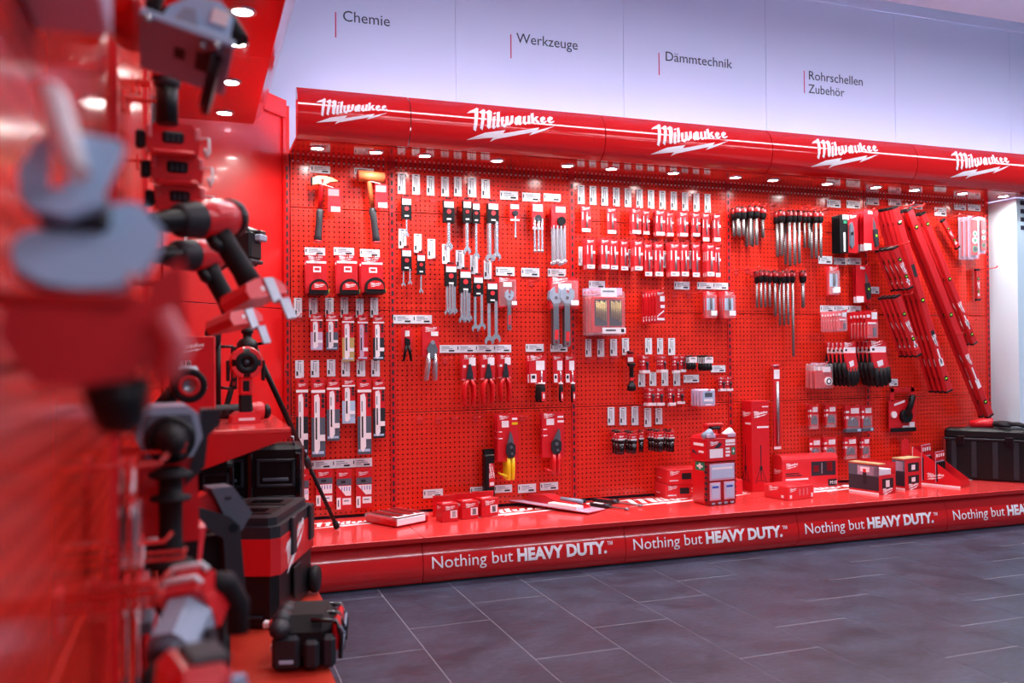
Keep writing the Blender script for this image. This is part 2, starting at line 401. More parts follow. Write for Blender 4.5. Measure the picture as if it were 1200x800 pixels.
for i, (xa, xb) in enumerate(FASC):
    w = (BAYN + ['white wall end'])[i]
    o = shell([(y, z) for y, z in SPROF], xa + .003, xb - .003, 'red_gloss', 5.09).build('canopy_fascia')
    tag(o, f'curved glossy red canopy front with white script logo above the {w}', 'canopy', 'canopy fronts')
    if i < 5:
        lx, lw = LOGOX[i]; me = logo_mesh('logo', lw, th=.0)
        zc = 2.645
        for v in me.vertices: v.co.z *= .86
        bend(me, lambda z, zc=zc: prof_y(min(max(z + zc, 2.495), 2.784)) - 4.98 - .004)
        lo = obj('logo', me, o, (lx, 4.98, zc)); lo['label'] = 'white script logo'
    s = MB().box(xa + .002, 5.091, SOFF, xb - .002, 5.598 if xb < 6.18 else 5.245, SOFF + .02, 'red_soffit').build('canopy_soffit')
    tag(s, f'glossy red canopy underside above the {w}', 'canopy soffit', 'canopy undersides')
def downlight(x, y, z, label, group, e=E_DOWN, lamp=True):
    t = thing('downlight', label, 'downlight', (x, y, z), 0, group)
    MB().lathe([(.034, -.001), (.036, -.006), (.047, -.006), (.049, -.001), (.049, 0)], 'chrome', n=20).build('ring', t)
    MB().cyl((0, 0, -.0005), (0, 0, -.003), .034, 'lamp_glow', n=18).build('lens', t)
    ld = bpy.data.lights.new('lamp', 'SPOT'); ld.energy = e; ld.spot_size = R(164); ld.spot_blend = .9; ld.shadow_soft_size = .035; ld.color = (1, .96, .93)
    obj('lamp', ld, t, (0, 0, -.012))
for k, x in enumerate([.686, 1.033, 1.332, 1.798, 2.279, 2.596, 3.06, 3.55, 3.864, 4.329, 4.771, 5.139, 5.61, 6.03]):
    downlight(x, 5.235, SOFF, f'{ORD[k]} round downlight from the corner in the display wall canopy', 'downlights of the display wall canopy')
t = thing('wall_washer', 'hidden white light tube lying on the display wall canopy', 'light tube', (3.9, 5.2, 2.6))
MB().box(-3.3, -.03, 0, 3.4, .03, .02, 'white_wall').build('rail', t)
MB().tube([(-3.3, 0, .035), (3.4, 0, .035)], .013, 'tube_glow', 8).build('tube', t)
ld = bpy.data.lights.new('lamp', 'AREA'); ld.shape = 'RECTANGLE'; ld.size = 6.6; ld.size_y = .05; ld.energy = E_COVE; ld.color = (.82, .9, 1)
obj('lamp', ld, t, (0, 0, .06), (R(180 - 32), 0, 0))
# podium
BPROF = smooth_prof([(4.80, .236), (4.785, .2), (4.768, .15), (4.76, .1), (4.768, .05), (4.79, .012)])
PODX = [(.555, 1.187), (1.187, 2.432), (2.432, 3.677), (3.677, 4.922), (4.922, 6.167), (6.167, 7.41)]
for i, (xa, xb) in enumerate(PODX):
    w = (BAYN + ['white wall end'])[i]
    yb = D - .008 if i < 5 else 5.245
    t = thing('podium', f'red display podium with {"slogan front " if i else "plain front "}below the {w}', 'podium', (xa, 4.75, 0), 0, 'podium modules')
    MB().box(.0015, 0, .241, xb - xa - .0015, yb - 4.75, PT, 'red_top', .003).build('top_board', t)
    MB().box(.0005, -.0008, .243, xb - xa - .0005, .002, PT - .003, 'red_edge').build('edge_strip', t)
    MB().box(.004, .07, .0015, xb - xa - .004, yb - 4.75, .24, 'red_dark').box(.0, .05, .0015, xb - xa, .08, .014, 'ink').build('carcass', t)
    f = shell([(y - 4.75, z) for y, z in BPROF], .002, xb - xa - .002, 'red_gloss', .068).build('front_panel', t)
    if i:
        def py(z):
            zz = min(max(z, .013), .235)
            for (y0, z0), (y1, z1) in zip(BPROF, BPROF[1:]):
                if z1 <= zz <= z0: return y0 + (y1 - y0) * (zz - z0) / (z1 - z0)
            return 4.79
        for s, x, wd, bo in (('Nothing but', .05, .475, .0), ('HEAVY DUTY.', .552, .565, .0042), ('™', 1.122, .035, 0)):
            me = text_mesh('slogan', s, .094 if s != '™' else .05, 'white_print', 0, bo)
            x0 = min(v.co.x for v in me.vertices); k = wd / (max(v.co.x for v in me.vertices) - x0)
            for v in me.vertices: v.co.x = (v.co.x - x0) * k
            zb = .092 if s != '™' else .12
            bend(me, lambda z: py(z + zb) - 4.76 - .0035)
            obj('slogan', me, f, (x, .01, zb))['label'] = 'white slogan lettering'
    if i < 5:
        lx, lw = [(.98, .7), (2.05, 1.0), (3.2, 1.05), (4.5, 1.05), (5.66, 1.05)][i]
        me = logo_mesh('logo', lw); me.transform(Matrix.Rotation(R(-90), 4, 'X')); me.transform(Matrix.Diagonal((1, .62, 1, 1)))
        obj('logo', me, t, (lx - xa, .56, PT + .0006))['label'] = 'white script logo on the podium top'
# corner panel between the two displays
cx0, cy0, cx1, cy1 = .525, 5.515, XL, 4.735
ang = math.atan2(cy0 - cy1, cx0 - cx1); L = math.hypot(cx0 - cx1, cy0 - cy1)
t = thing('corner_panel', 'plain glossy red corner panel between the two displays', 'panel', (cx1, cy1, 0), ang)
for za, zb in ((.28, 1.557), (1.561, 2.72)): MB().box(.02, 0, za, L - .028, .02, zb, 'red_sheet', .002).build('sheet', t)
MB().box(0, -.012, .272, .02, .03, 2.72, 'red_sheet').box(L - .028, -.012, .272, L - .002, .03, 2.72, 'red_sheet').box(0, -.012, .272, L - .002, .03, .285, 'red_sheet').build('frame', t)
MB().box(0, -.02, 2.72, L - .002, .03, 2.83, 'red_sheet', .003).build('cornice', t)
for z in (1.18, .95): MB().cyl((L - .014, -.012, z), (L - .014, -.016, z), .006, 'dark_steel', n=8).build('screw', t)
logo(t, .56, (.40, -.0008, 1.86))['label'] = 'white script logo'
# the other display's plinth
b = MB()
for poly, nm in (([(XL, -.6), (.408, -.6), (.408, 3.35), (XL, 3.35)], 'near'), ([(XL, 3.352), (.497, 3.352), (.497, 4.15), (.545, 4.75), (.545, 4.9), (XL, 4.73)], 'far')):
    t = thing('plinth', 'red-stained wooden plinth ' + ('under the black tool pouch' if nm == 'near' else 'under the wet vacuum box in the corner'), 'plinth')
    MB().prism(poly, .225, PT, 'plinth_wood', 'z').build('top_board', t)
    ins = [(x if x < 0 else x - .03, y) for x, y in poly]
    MB().prism(ins, .0015, .224, 'red_gloss', 'z').build('carcass', t)
# ---------------------------------------------------------------- goods: builders (hanging goods: origin at the top middle, back at y = 0, front towards -y)
class PK:
    def __init__(s, w, h): s.w, s.h, s.p = w, h, {}
    def b(s, part): return s.p.setdefault(part, MB())
    def r(s, part, m, u0, v0, u1, v1, d0=0., d1=.003, bev=0.):
        s.b(part).box((u0 - .5) * s.w, -d0, -v0 * s.h, (u1 - .5) * s.w, -d1, -v1 * s.h, m, bev); return s
    def pr(s, part, m, pts, d0, d1):
        s.b(part).prism([((u - .5) * s.w, -v * s.h) for u, v in pts], -d0, -d1, m); return s
    def logo(s, u, v, wf, d, m='white_print', part='logo'):
        k = s.w * wf / 770.; cx, cz = (u - .5) * s.w, -v * s.h
        for pl in LOGO: s.b(part).prism([(cx + (x - 385) * k, cz + (160 - y) * k) for x, y in pl], -d + .0002, -d - .0004, m)
        return s
    def X(s, u): return (u - .5) * s.w
    def Z(s, v): return -v * s.h
CACHE = {}
def goods(kind, w, h, fn, name, label, cat, loc, group=None, rot=(0, 0, 0), **kw):
    'one thing made of the parts a builder returns; the same size again shares the mesh data'
    key = (kind, round(w, 3), round(h, 3), tuple(sorted(kw.items())))
    if key not in CACHE:
        pk = PK(w, h); fn(pk, **kw); CACHE[key] = [(n.split('\t')[0], b.mesh(n.split('\t')[0])) for n, b in pk.p.items() if b.v]
    parts = CACHE[key]
    if len(parts) == 1:
        o = obj(name, parts[0][1], None, loc, rot); return tag(o, label, cat, group)
    t = thing(name, label, cat, loc, 0, group, rot)
    for n, me in parts: obj(n, me, t)
    return t
def f_tag(k):
    k.r('card', 'white_tag', 0, 0, 1, 1, 0, .0015)
    if k.w > k.h:
        n = max(1, round(k.w / (k.h * 2.4)))
        for i in range(n):
            q = lambda u: (i + u) / n
            k.r('print', 'ink', q(.05), .2, q(.1), .62, .0014, .002).r('print', 'grey_print', q(.2), .2, q(.62), .3, .0014, .002).r('print', 'grey_print', q(.2), .42, q(.78), .5, .0014, .002)
            k.r('print', 'ink', q(.58), .64, q(.88), .84, .0014, .002).r('print', 'grey_print', q(.2), .62, q(.44), .68, .0014, .002)
    else:
        k.r('print', 'ink', .12, .62, .34, .86, .0014, .002).r('print', 'grey_print', .3, .14, .4, .56, .0014, .002).r('print', 'grey_print', .56, .2, .64, .7, .0014, .002).r('print', 'ink', .3, .05, .7, .09, .0014, .002)
def f_hook(k, L=.16):
    b = k.b('back_plate'); b.box(-.016, -.004, -.03, .016, 0, .012, 'red_wire', .001)
    for x in (-.012, .012): k.b('prong').tube([(x, -.002, -.004), (x * .8, -L * .5, -.004), (x * .5, -L, -.002), (x * .4, -L - .012, .012)], .003, 'red_wire', 5)
    k.b('prong').tube([(-.005, -L - .012, .012), (.005, -L - .012, .012)], .0024, 'red_wire', 5)
NHOOK = [0]
def hook(x, z, L, label, y=D):
    goods('hook', 1, 1, f_hook, 'peg_hook', label, 'hook', (x, y, z), 'wire hooks in the pegboard', L=round(L, 2))
def jaw(b, cx, cz, r, th, m, up=False, y=-.01):
    'an open spanner jaw'
    s = 1 if up else -1; pts = []
    for a in range(-60, 241, 25): pts.append((cx + r * math.cos(R(a)), cz - s * r * math.sin(R(a)) ))
    pts = [(cx - r * .55, cz + s * r * .95), (cx - r, cz + s * r * .35), (cx - r * .95, cz - s * r * .3), (cx - r * .45, cz - s * r), (cx + r * .45, cz - s * r), (cx + r * .95, cz - s * r * .3), (cx + r, cz + s * r * .35), (cx + r * .55, cz + s * r * .95),
           (cx + r * .48, cz + s * r * .2), (cx, cz - s * r * .15), (cx - r * .48, cz + s * r * .2)]
    b.prism(pts, y + th / 2, y - th / 2, m)
def f_wrench(k, hc=.5, nw=1, rw=.34):
    'spanner hanging from a black card with white head and red dot'
    k.r('card', 'black_plastic', 0, .06, 1, hc, .002, .016, .002).r('card', 'black_plastic', .25, 0, .75, .08, .004, .012, .002)
    k.r('header', 'white_print', .08, .1 * hc, .92, .42 * hc, .0155, .0175).r('header', 'red_card', .08, .1 * hc, .92, .19 * hc, .017, .018)
    k.b('dot').cyl((0, -.0155, k.Z(.58 * hc)), (0, -.019, k.Z(.58 * hc)), k.w * .2, 'red_bright', n=12)
    k.r('size_print', 'white_print', .3, .84 * hc, .7, .9 * hc, .0155, .017)
    for i in range(nw):
        x = 0 if nw == 1 else (i / (nw - 1) - .5) * k.w * .62; r = k.w * rw; dz = (i % 2) * .012
        b = k.b('wrench') if i == 0 else k.b('wrench' + '\t' * i)
        y = -.009 - .004 * (i % 3)
        b.box(x - r * .36, y - .004, k.Z(hc * .9), x + r * .36, y + .004, k.Z(1) + r * 1.7 + dz, 'chrome', .002)
        jaw(b, x, k.Z(1) + r * .9 + dz, r, .009, 'chrome', False, y)
def f_ratchet(k, hc=.55, nw=1):
    k.r('card', 'red_card', 0, .03, 1, hc, .001, .006).r('header', 'white_print', .1, .06, .9, .3 * hc + .03, .0055, .007).r('footer', 'white_print', .05, hc - .05, .95, hc, .0055, .007)
    k.b('ratchet_head').cyl((0, -.006, k.Z(hc * .6)), (0, -.022, k.Z(hc * .6)), k.w * .26, 'dark_steel', n=14)
    for i in range(nw):
        x = 0 if nw == 1 else (i / (nw - 1) - .5) * k.w * .62; b = k.b('handle' + '\t' * i)
        b.tube([(x, -.014, k.Z(hc * .6)), (x, -.014, k.Z(hc)), (x, -.014, k.Z(.9)), (x, -.014, k.Z(1))], [k.w * .1, k.w * .08, k.w * .1, k.w * .13], 'chrome', 8)
        b.ball((x, -.014, k.Z(.97)), k.w * .15, 'chrome', 8)
def f_ratchet_set(k, hc=.45, nw=4):
    k.r('card', 'red_card', 0, .03, 1, hc, .001, .006).r('header', 'white_print', .3, .06, .95, .3 * hc + .03, .0055, .007)
    k.b('ratchet_head').cyl((k.w * .15, -.006, k.Z(hc * .72)), (k.w * .15, -.022, k.Z(hc * .72)), k.w * .28, 'black_plastic', n=14)
    for i in range(nw):
        x = (i / (nw - 1) - .5) * k.w * .76; b = k.b('wrench' + '\t' * i); dz = .012 * (i % 2)
        b.box(x - k.w * .06, -.018, k.Z(hc * .9), x + k.w * .06, -.01, k.Z(.95) + dz, 'chrome', .002); b.lathe([(k.w * .06, -.004), (k.w * .13, -.004), (k.w * .13, .004), (k.w * .06, .004)], 'chrome', (x, -.014, k.Z(.965) + dz), 10, None, 'y')
def f_adjustable(k, hc=.6, nw=1):
    k.r('card', 'red_card', 0, .02, 1, hc, 0, .004).r('blister', 'clear_plastic', .06, .06, .94, hc - .03, .004, .03, .006).r('header', 'white_print', .3, .1, .75, .19, .0045, .0055).r('price_sticker', 'white_print', .68, hc - .12, .95, hc - .05, .0302, .031)
    k.logo(.35, .06, .55, .004)
    for i in range(nw):
        x = k.w * (.06 - .36 * i); z = k.Z(hc * .62) - .0; r = k.w * .25; y = -.02 + .012 * i
        b = k.b('wrench' + '\t' * i)
        b.prism([(x - r * .9, z - r * .2), (x - r * .8, z + r * .7), (x - r * .2, z + r * 1.2), (x - r * .1, z + r * .5), (x + r * .35, z + r * .3), (x + r * .4, z + r * 1.1), (x + r, z + r * .7), (x + r, z - r * .1), (x + r * .45, z - r * .9), (x - r * .4, z - r * .9)], y + .008, y - .008, 'tool_grey')
        b.cyl((x, y + .009, z - r * .2), (x, y - .0095, z - r * .2), r * .22, 'dark_steel', n=10)
        zb = k.Z(1) + .012 * i
        b.prism([(x - r * .35, z - r * .6), (x + r * .35, z - r * .6), (x + r * .42, zb + .012), (x + r * .3, zb), (x - r * .3, zb), (x - r * .42, zb + .012)], y + .006, y - .006, 'steel')
        b.prism([(x - r * .25, zb + .035), (x + r * .25, zb + .035), (x + r * .3, zb + .1), (x - r * .2, zb + .1)], y - .0061, y - .0072, 'red_bright')
        b.cyl((x, y + .007, zb + .018), (x, y - .0075, zb + .018), r * .17, 'red_dark', n=10)
def f_blade(k, low='slate', tip=0, two=0):
    'saw blades in a long sleeve under a red head card'
    k.r('sleeve', 'red_card', 0, .16, 1, .5, 0, .004).r('sleeve', low, 0, .5, 1, 1, 0, .004)
    k.r('header', 'red_card', .02, 0, .98, .15, .001, .006).r('header', 'ink', .35, .025, .65, .045, .0058, .0065).r('stripe', 'white_print', 0, .15, 1, .185, .001, .007)
    k.logo(.5, .09, .7, .006)
    k.pr('blade', 'white_print' if not tip else 'mauve', [(.2, .22), (.5, .2), (.6, .26), (.6, .9), (.38, .97), (.2, .93)], .004, .007)
    k.r('blade_print', 'ink', .28, .5, .4, .78, .0068, .0076).r('blade_print', 'grey_print', .28, .3, .36, .44, .0068, .0076)
    k.r('icons', 'ink', .74, .2, .94, .25, .004, .0065).r('icons', 'ink', .74, .265, .94, .315, .004, .0065).r('icons', 'ink', .74, .33, .94, .38, .004, .0065)
    k.r('price_sticker', 'white_print', .5, .72, .98, .8, .0068, .0082).r('print', 'ice_blue', .05, .93, .9, .965, .004, .006)
def f_jigblade(k, v=0):
    k.r('card', 'red_card', 0, 0, 1, 1, 0, .003).r('band', 'slate', .02, .24, .98, .4, .003, .005).r('band_print', 'ink', .3, .29, .6, .35, .005, .006)
    k.logo(.45, .14, .62, .003)
    k.pr('blades', 'white_print', [[(.1, .42), (.95, .42), (.95, .66), (.6, .66)], [(.2, .42), (.95, .42), (.95, .66), (.3, .66)]][v], .003, .006)
    for i in range(4): k.r('blade_print', 'blue', .34 + .16 * i, .44, .38 + .16 * i, .54, .0055, .0068)
    k.r('label', 'white_print', .02, .7, .28, .98, .003, .0045).r('label', 'white_print', .4, .72, .95, .88, .003, .0045).r('label_print', 'ink', .1, .76, .16, .92, .0045, .0052).r('label_print', 'grey_print', .48, .77, .8, .8, .0045, .0052)
def f_tape(k):
    'pocket tape measure on a red blister card'
    k.r('card', 'red_card', 0, 0, 1, .97, 0, .004).r('header', 'white_print', .03, .13, .97, .19, .0035, .005).r('sticker', 'white_print', .36, .27, .72, .42, .0035, .005).r('sticker_print', 'red_card', .42, .31, .66, .37, .0048, .0056)
    k.logo(.45, .07, .7, .004)
    w, h = k.w, k.h; z0 = -h; r = w * .42; cx = w * .08
    pts = [(cx + r * math.cos(R(a)), z0 + .012 + r * .5 + r * math.sin(R(a)) * .98) for a in range(0, 181, 15)] + [(cx - r * 1.04, z0 + .012), (cx + r * 1.08, z0 + .012)]
    k.b('case').prism(pts, -.004, -.055, 'black_rubber')
    q = [(cx + (x - cx) * .84, z0 + .024 + (z - z0 - .012) * .62) for x, z in pts]
    k.b('side_plate').prism(q, -.05, -.06, 'red_plastic')
    k.b('foot').box(cx - r * 1.05, -.056, z0, cx + r * 1.1, -.006, z0 + .014, 'black_plastic', .003); k.b('blade_tip').box(cx + r * 1.08, -.04, z0 + .004, cx + r * 1.16, -.02, z0 + .03, 'yellow')
    kk = r * 1.2 / 770
    for pl in LOGO: k.b('logo').prism([(cx + (x - 385) * kk, z0 + .022 + r * .5 + (160 - y) * kk) for x, y in pl], -.0598, -.0606, 'white_print')
def f_hammer(k, claw=1, head='olive_wood'):
    'hammer hung by its head, with a paper band and a red swing tag'
    w, h = k.w, k.h; hz = -.03
    if claw:
        k.b('head').prism([(-w * .5, hz + .0), (-w * .46, hz - .035), (-w * .3, hz - .03), (-w * .14, hz - .03), (-w * .02, hz - .035), (w * .2, hz - .012), (w * .5, hz - .006), (w * .25, hz + .014), (0, hz + .022), (-w * .3, hz + .02)], -.07, -.1, head)
        k.b('striking_face').box(-w * .53, -.104, hz - .04, -w * .44, -.066, hz + .012, 'dark_steel', .006)
    else:
        k.b('head').cyl((-w * .5, -.085, hz), (w * .5, -.085, hz - .006), .034, head, n=16); k.b('striking_face').cyl((-w * .53, -.085, hz), (-w * .5, -.085, hz), .036, 'red_dark', n=16); k.b('striking_face').cyl((w * .5, -.085, hz - .006), (w * .53, -.085, hz - .006), .036, 'red_dark', n=16)
    x0, x1 = -w * .1, -w * .28 if claw else w * .2
    at = lambda t: (x0 + (x1 - x0) * t, -.085, hz + (-h - hz) * t)
    k.b('shaft').tube([at(0.), at(.12), at(.5)], [.018, .015, .015], 'red_plastic' if claw else 'orange_wood', 10)
    k.b('grip').tube([at(.48), at(.52), at(.7), at(.9), at(.985), at(1)], [.017, .023, .02, .022, .026, .02], 'ribbed_black', 12)
    k.b('grip_end').tube([at(.985), at(1.015)], [.026, .025], 'red_bright', 12)
    sx = w * .3 if claw else w * .34
    k.b('swing_tag').box(sx - w * .22, -.115, hz - .05, sx + w * .26, -.112, hz - .2, 'red_card').box(sx - w * .2, -.1165, hz - .06, sx + w * .2, -.115, hz - .1, 'pink_card').box(sx - w * .1, -.1165, hz - .165, sx + w * .24, -.115, hz - .195, 'white_print')
    k.b('swing_tag').tube([(at(.08)[0], -.1, at(.08)[2]), (sx, -.113, hz - .05)], .0015, 'white_print', 5)
def f_bit(k, m='twist_steel', lab=1):
    'one drill bit on a narrow red card'
    k.r('card', 'red_bright', 0, 0, 1, 1, 0, .003).r('hang_hole', 'red_dark', .3, .03, .7, .055, .003, .0036).r('tray', 'red_card', .3, .2, .88, .86, .003, .005)
    k.logo(.5, .11, .8, .003)
    k.b('drill_bit').tube([(k.X(.58), -.009, k.Z(.24)), (k.X(.58), -.009, k.Z(.8)), (k.X(.58), -.009, k.Z(.84))], [k.w * .1, k.w * .1, .0005], m, 8)
    k.r('print', 'white_print', .1, .24, .2, .52, .003, .0036).r('size_label', 'white_print', .72, .42, .94, .5, .009, .0105)
    if lab: k.r('price_sticker', 'white_print', .08, .86, .96, .985, .003, .005).r('price_sticker', 'grey_print', .2, .91, .6, .94, .0049, .0056)
def f_drillset(k):
    'gold drill set in a clear case'
    k.r('case', 'clear_plastic', 0, .08, 1, 1, .002, .05, .008).r('tray', 'red_card', .05, .2, .97, .94, .004, .03, .004)
    k.r('header', 'mauve', .02, 0, 1, .15, .0, .004).r('header', 'white_print', .26, .02, .74, .2, .0505, .052).r('header_print', 'grey_print', .32, .07, .66, .1, .0515, .0526)
    k.logo(.16, .1, .24, .004, 'red_card')
    for u in (.12, .56):
        k.r('window', 'dark_print', u, .26, u + .36, .8, .03, .034)
        for i in range(7):
            x = k.X(u + .04 + i * .046); k.b('drill_bit' + '\t' * (i + (7 if u > .5 else 0))).tube([(x, -.039, k.Z(.28 + .015 * (i % 3))), (x, -.039, k.Z(.7 - .03 * (6 - i) * .5)), (x, -.039, k.Z(.72 - .03 * (6 - i) * .5))], [k.w * .017, k.w * .017, .0006], 'twist_gold', 7)
    k.r('label', 'white_print', .3, .84, 1, .96, .0505, .052).r('label_print', 'ink', .4, .88, .7, .91, .0515, .0526).r('label_print', 'ink', .86, .865, .95, .935, .0515, .0526)
def f_slimbox(k):
    k.r('carton', 'red_card', 0, .05, 1, 1, 0, .012, .001).r('hanger', 'red_card', .25, 0, .75, .06, .004, .006).r('label', 'white_print', .45, .2, .98, .36, .012, .0135).r('label', 'white_print', .5, .47, .98, .56, .012, .0135).r('label', 'white_print', .1, .86, .95, .93, .012, .0135)
    k.logo(.5, .13, .8, .012); k.pr('print', 'white_print', [(.1, .8), (.9, .62), (.9, .66), (.1, .84)], .012, .013)
def f_clear(k, m='ink'):
    'small tool in a clear blister with a red card'
    k.r('card', 'red_bright', 0, 0, 1, 1, 0, .002).r('blister', 'clear_plastic', .05, .14, .95, .97, .002, .024, .006).r('inlay', 'ice_blue', .15, .26, .85, .7, .002, .004).r('price_sticker', 'white_print', .4, .72, .92, .9, .0242, .0255)
    k.logo(.5, .08, .7, .002)
    k.b('tool').tube([(k.X(.5), -.012, k.Z(.26)), (k.X(.5), -.012, k.Z(.68))], k.w * .09, m, 8)
def f_small(k, m='dark_steel'):
    'driver bit on a small red card with a white foot'
    k.r('card', 'red_card', 0, 0, 1, .88, 0, .003).r('foot', 'white_print', 0, .84, 1, 1, 0, .012, .001).r('print', 'white_print', .1, .3, .34, .4, .003, .004).r('print', 'white_print', .1, .5, .3, .56, .003, .004)
    k.logo(.5, .12, .8, .003)
    k.b('bit').tube([(k.X(.62), -.012, k.Z(.36)), (k.X(.62), -.012, k.Z(.56)), (k.X(.62), -.012, k.Z(.58)), (k.X(.62), -.012, k.Z(.84))], [k.w * .17, k.w * .17, k.w * .1, k.w * .1], m, 8)
def f_blackbit(k):
    k.r('holder', 'black_plastic', .06, 0, .94, .46, 0, .018, .002).r('label', 'white_print', .0, .12, 1, .52, .018, .02).r('label_print', 'grey_print', .2, .2, .8, .26, .0195, .021)
    for i, u in enumerate((.2, .5, .8)): k.b('bit' + '\t' * i).tube([(k.X(u), -.012, k.Z(.5)), (k.X(u), -.012, k.Z(.9)), (k.X(u), -.012, k.Z(1))], [k.w * .11, k.w * .11, k.w * .06], 'black_plastic', 7)
def f_square(k):
    k.r('case', 'mauve', 0, 0, 1, 1, 0, .016, .006).r('window', 'ice_blue', .12, .1, .88, .8, .016, .018).r('inlay', 'slate', .26, .2, .76, .45, .018, .0195).r('inlay', 'white_print', .2, .56, .8, .7, .018, .0195).r('latch', 'white_print', .3, .86, .7, .94, .016, .018)
def f_socket(k):
    'socket on a red and white hang tag'
    k.r('hang_tag', 'black_plastic', .1, 0, .9, .2, .004, .012, .002).r('label', 'red_card', 0, .1, 1, .42, .012, .022, .003).r('label_print', 'white_print', .06, .34, .94, .4, .022, .0235)
    k.logo(.5, .26, .6, .0235); k.b('collar').cyl((0, -.016, k.Z(.4)), (0, -.016, k.Z(.5)), k.w * .5, 'black_plastic', n=12)
    k.b('socket').tube([(0, -.016, k.Z(.5)), (0, -.016, k.Z(.98)), (0, -.016, k.Z(1))], [k.w * .42, k.w * .4, k.w * .34], 'black_gloss', 12)
def f_sds(k, cap=.05):
    'hammer drill bit hanging from a black and red head'
    w = k.w; c = min(.092, k.h * .42)
    k.b('head').lathe([(w * .1, 0), (w * .36, -.004), (w * .48, -c * .22), (w * .5, -c * .8), (w * .34, -c), (w * .12, -c)], 'black_plastic', (0, -.014, 0), 12)
    k.b('red_band').lathe([(w * .49, -c * .16), (w * .53, -c * .2), (w * .53, -c * .5), (w * .51, -c * .52)], 'red_dark', (0, -.014, 0), 12)
    k.b('band_label').box(-w * .1, -.014 - w * .55, -c * .26, w * .22, -.014 - w * .5, -c * .44, 'pink_card')
    k.b('bit').tube([(0, -.014, -c), (0, -.014, -k.h + .008), (0, -.014, -k.h)], [w * .25, w * .25, w * .1], 'spiral_steel', 9)
def f_knife(k, v=0):
    'folding knife on a card'
    if v == 0:
        k.r('card', 'red_card', .45, 0, 1, 1, 0, .003).r('card', 'black_plastic', 0, .06, .45, 1, 0, .003).r('header', 'white_print', .16, .06, .5, .18, .003, .004).r('badge', 'green', .2, .21, .38, .28, .003, .0045)
        k.b('print').prism([(k.X(.2), k.Z(.98)), (k.X(.3), k.Z(.98)), (k.X(.3), k.Z(.5)), (k.X(.2), k.Z(.5))], -.003, -.004, 'white_print')
        k.pr('knife', 'slate', [(.5, .3), (.62, .24), (.7, .4), (.72, .8), (.6, .9), (.5, .82)], .003, .02).pr('blade', 'black_plastic', [(.52, .5), (.66, .48), (.66, .55), (.52, .57)], .02, .024)
        k.logo(.74, .1, .4, .003)
    else:
        k.r('card', 'red_card', 0, 0, 1, .98, 0, .003).r('header', 'white_print', .3, .03, .6, .1, .003, .004).r('label', 'white_print', 0, .82, .5, .98, .003, .0045)
        k.pr('blade', 'steel', [(.62, .18), (.78, .3), (.82, .48), (.62, .48)], .003, .008); k.pr('knife', 'charcoal', [(.58, .48), (.84, .46), (.9, .7), (.9, .88), (.72, .9), (.62, .7)], .003, .022); k.pr('knife', 'vial', [(.68, .6), (.78, .6), (.8, .66), (.7, .66)], .022, .024)
def f_glove(k):
    'pair of work gloves under a red head card, fingers down'
    w, h = k.w, k.h
    k.r('header', 'red_card', .05, 0, .8, .16, .004, .012).r('header', 'white_print', .12, .11, .78, .24, .0115, .0135).r('header_print', 'ink', .2, .15, .3, .2, .0134, .0142)
    k.logo(.4, .05, .5, .012)
    k.pr('back_of_hand', 'red_bright', [(.14, .24), (.72, .24), (.82, .5), (.86, .64), (.3, .66), (.2, .5)], .006, .026)
    k.pr('print', 'white_print', [(.34, .44), (.58, .4), (.62, .52), (.4, .56)], .026, .0268)
    k.pr('palm', 'black_rubber', [(.1, .26), (.7, .26), (.84, .52), (.88, .68), (.3, .72), (.06, .5)], .0, .008)
    for i, (u, v0, v1, l) in enumerate(((.14, .46, .8, .0), (.36, .58, .97, 0), (.54, .58, 1., 0), (.7, .58, .98, 0), (.84, .56, .92, 0))):
        k.b('finger' + '\t' * i).tube([(k.X(u - .02), -.012, k.Z(v0)), (k.X(u), -.014, k.Z((v0 + v1) / 2)), (k.X(u + .06), -.012, k.Z(v1 - .03)), (k.X(u + .07), -.012, k.Z(v1))], [w * .1, w * .095, w * .08, w * .03], 'black_rubber', 8)
def f_multi(k, v=0):
    'oscillating saw blade on a red card'
    k.r('card', 'red_card', 0, 0, 1, .86, 0, .003).r('blister', 'clear_plastic', .08, .4, .92, .98, .003, .014, .004).r('header', 'white_print', .38, .1, .9, .3, .003, .0045).r('print', 'white_print', .06, .2, .26, .28, .003, .004).r('print', 'white_print', .06, .4, .22, .5, .003, .004)
    if v == 1: k.r('foot', 'slate', 0, .86, 1, 1, 0, .02, .002).r('foot_label', 'ice_blue', .7, .88, .9, .97, .02, .0212)
    k.b('blade').prism([(k.X(.5) + k.w * .3 * math.cos(R(a)), k.Z(.62) + k.h * .17 * math.sin(R(a))) for a in range(0, 181, 20)] + [(k.X(.18), k.Z(.78)), (k.X(.82), k.Z(.78))], -.004, -.008, 'slate')
    k.b('blade_hub').lathe([(k.w * .07, -.008), (k.w * .14, -.008), (k.w * .14, -.0095), (k.w * .07, -.0095)], 'steel', (k.X(.5), 0, k.Z(.55)), 12, None, 'y')
def f_holder(k):
    k.r('case', 'clear_plastic', 0, .04, 1, 1, 0, .024, .004).r('card', 'red_card', .02, .3, .98, .98, .002, .012).r('card', 'white_print', .45, .15, .82, .36, .012, .026).r('hanger', 'mauve', .3, 0, .7, .05, .01, .014)
    k.b('disc').cyl((k.X(.72), -.012, k.Z(.72)), (k.X(.72), -.027, k.Z(.72)), k.w * .2, 'white_print', n=18).cyl((k.X(.72), -.026, k.Z(.72)), (k.X(.72), -.0285, k.Z(.72)), k.w * .15, 'ink', n=18).cyl((k.X(.72), -.027, k.Z(.72)), (k.X(.72), -.03, k.Z(.72)), k.w * .09, 'white_print', n=14)
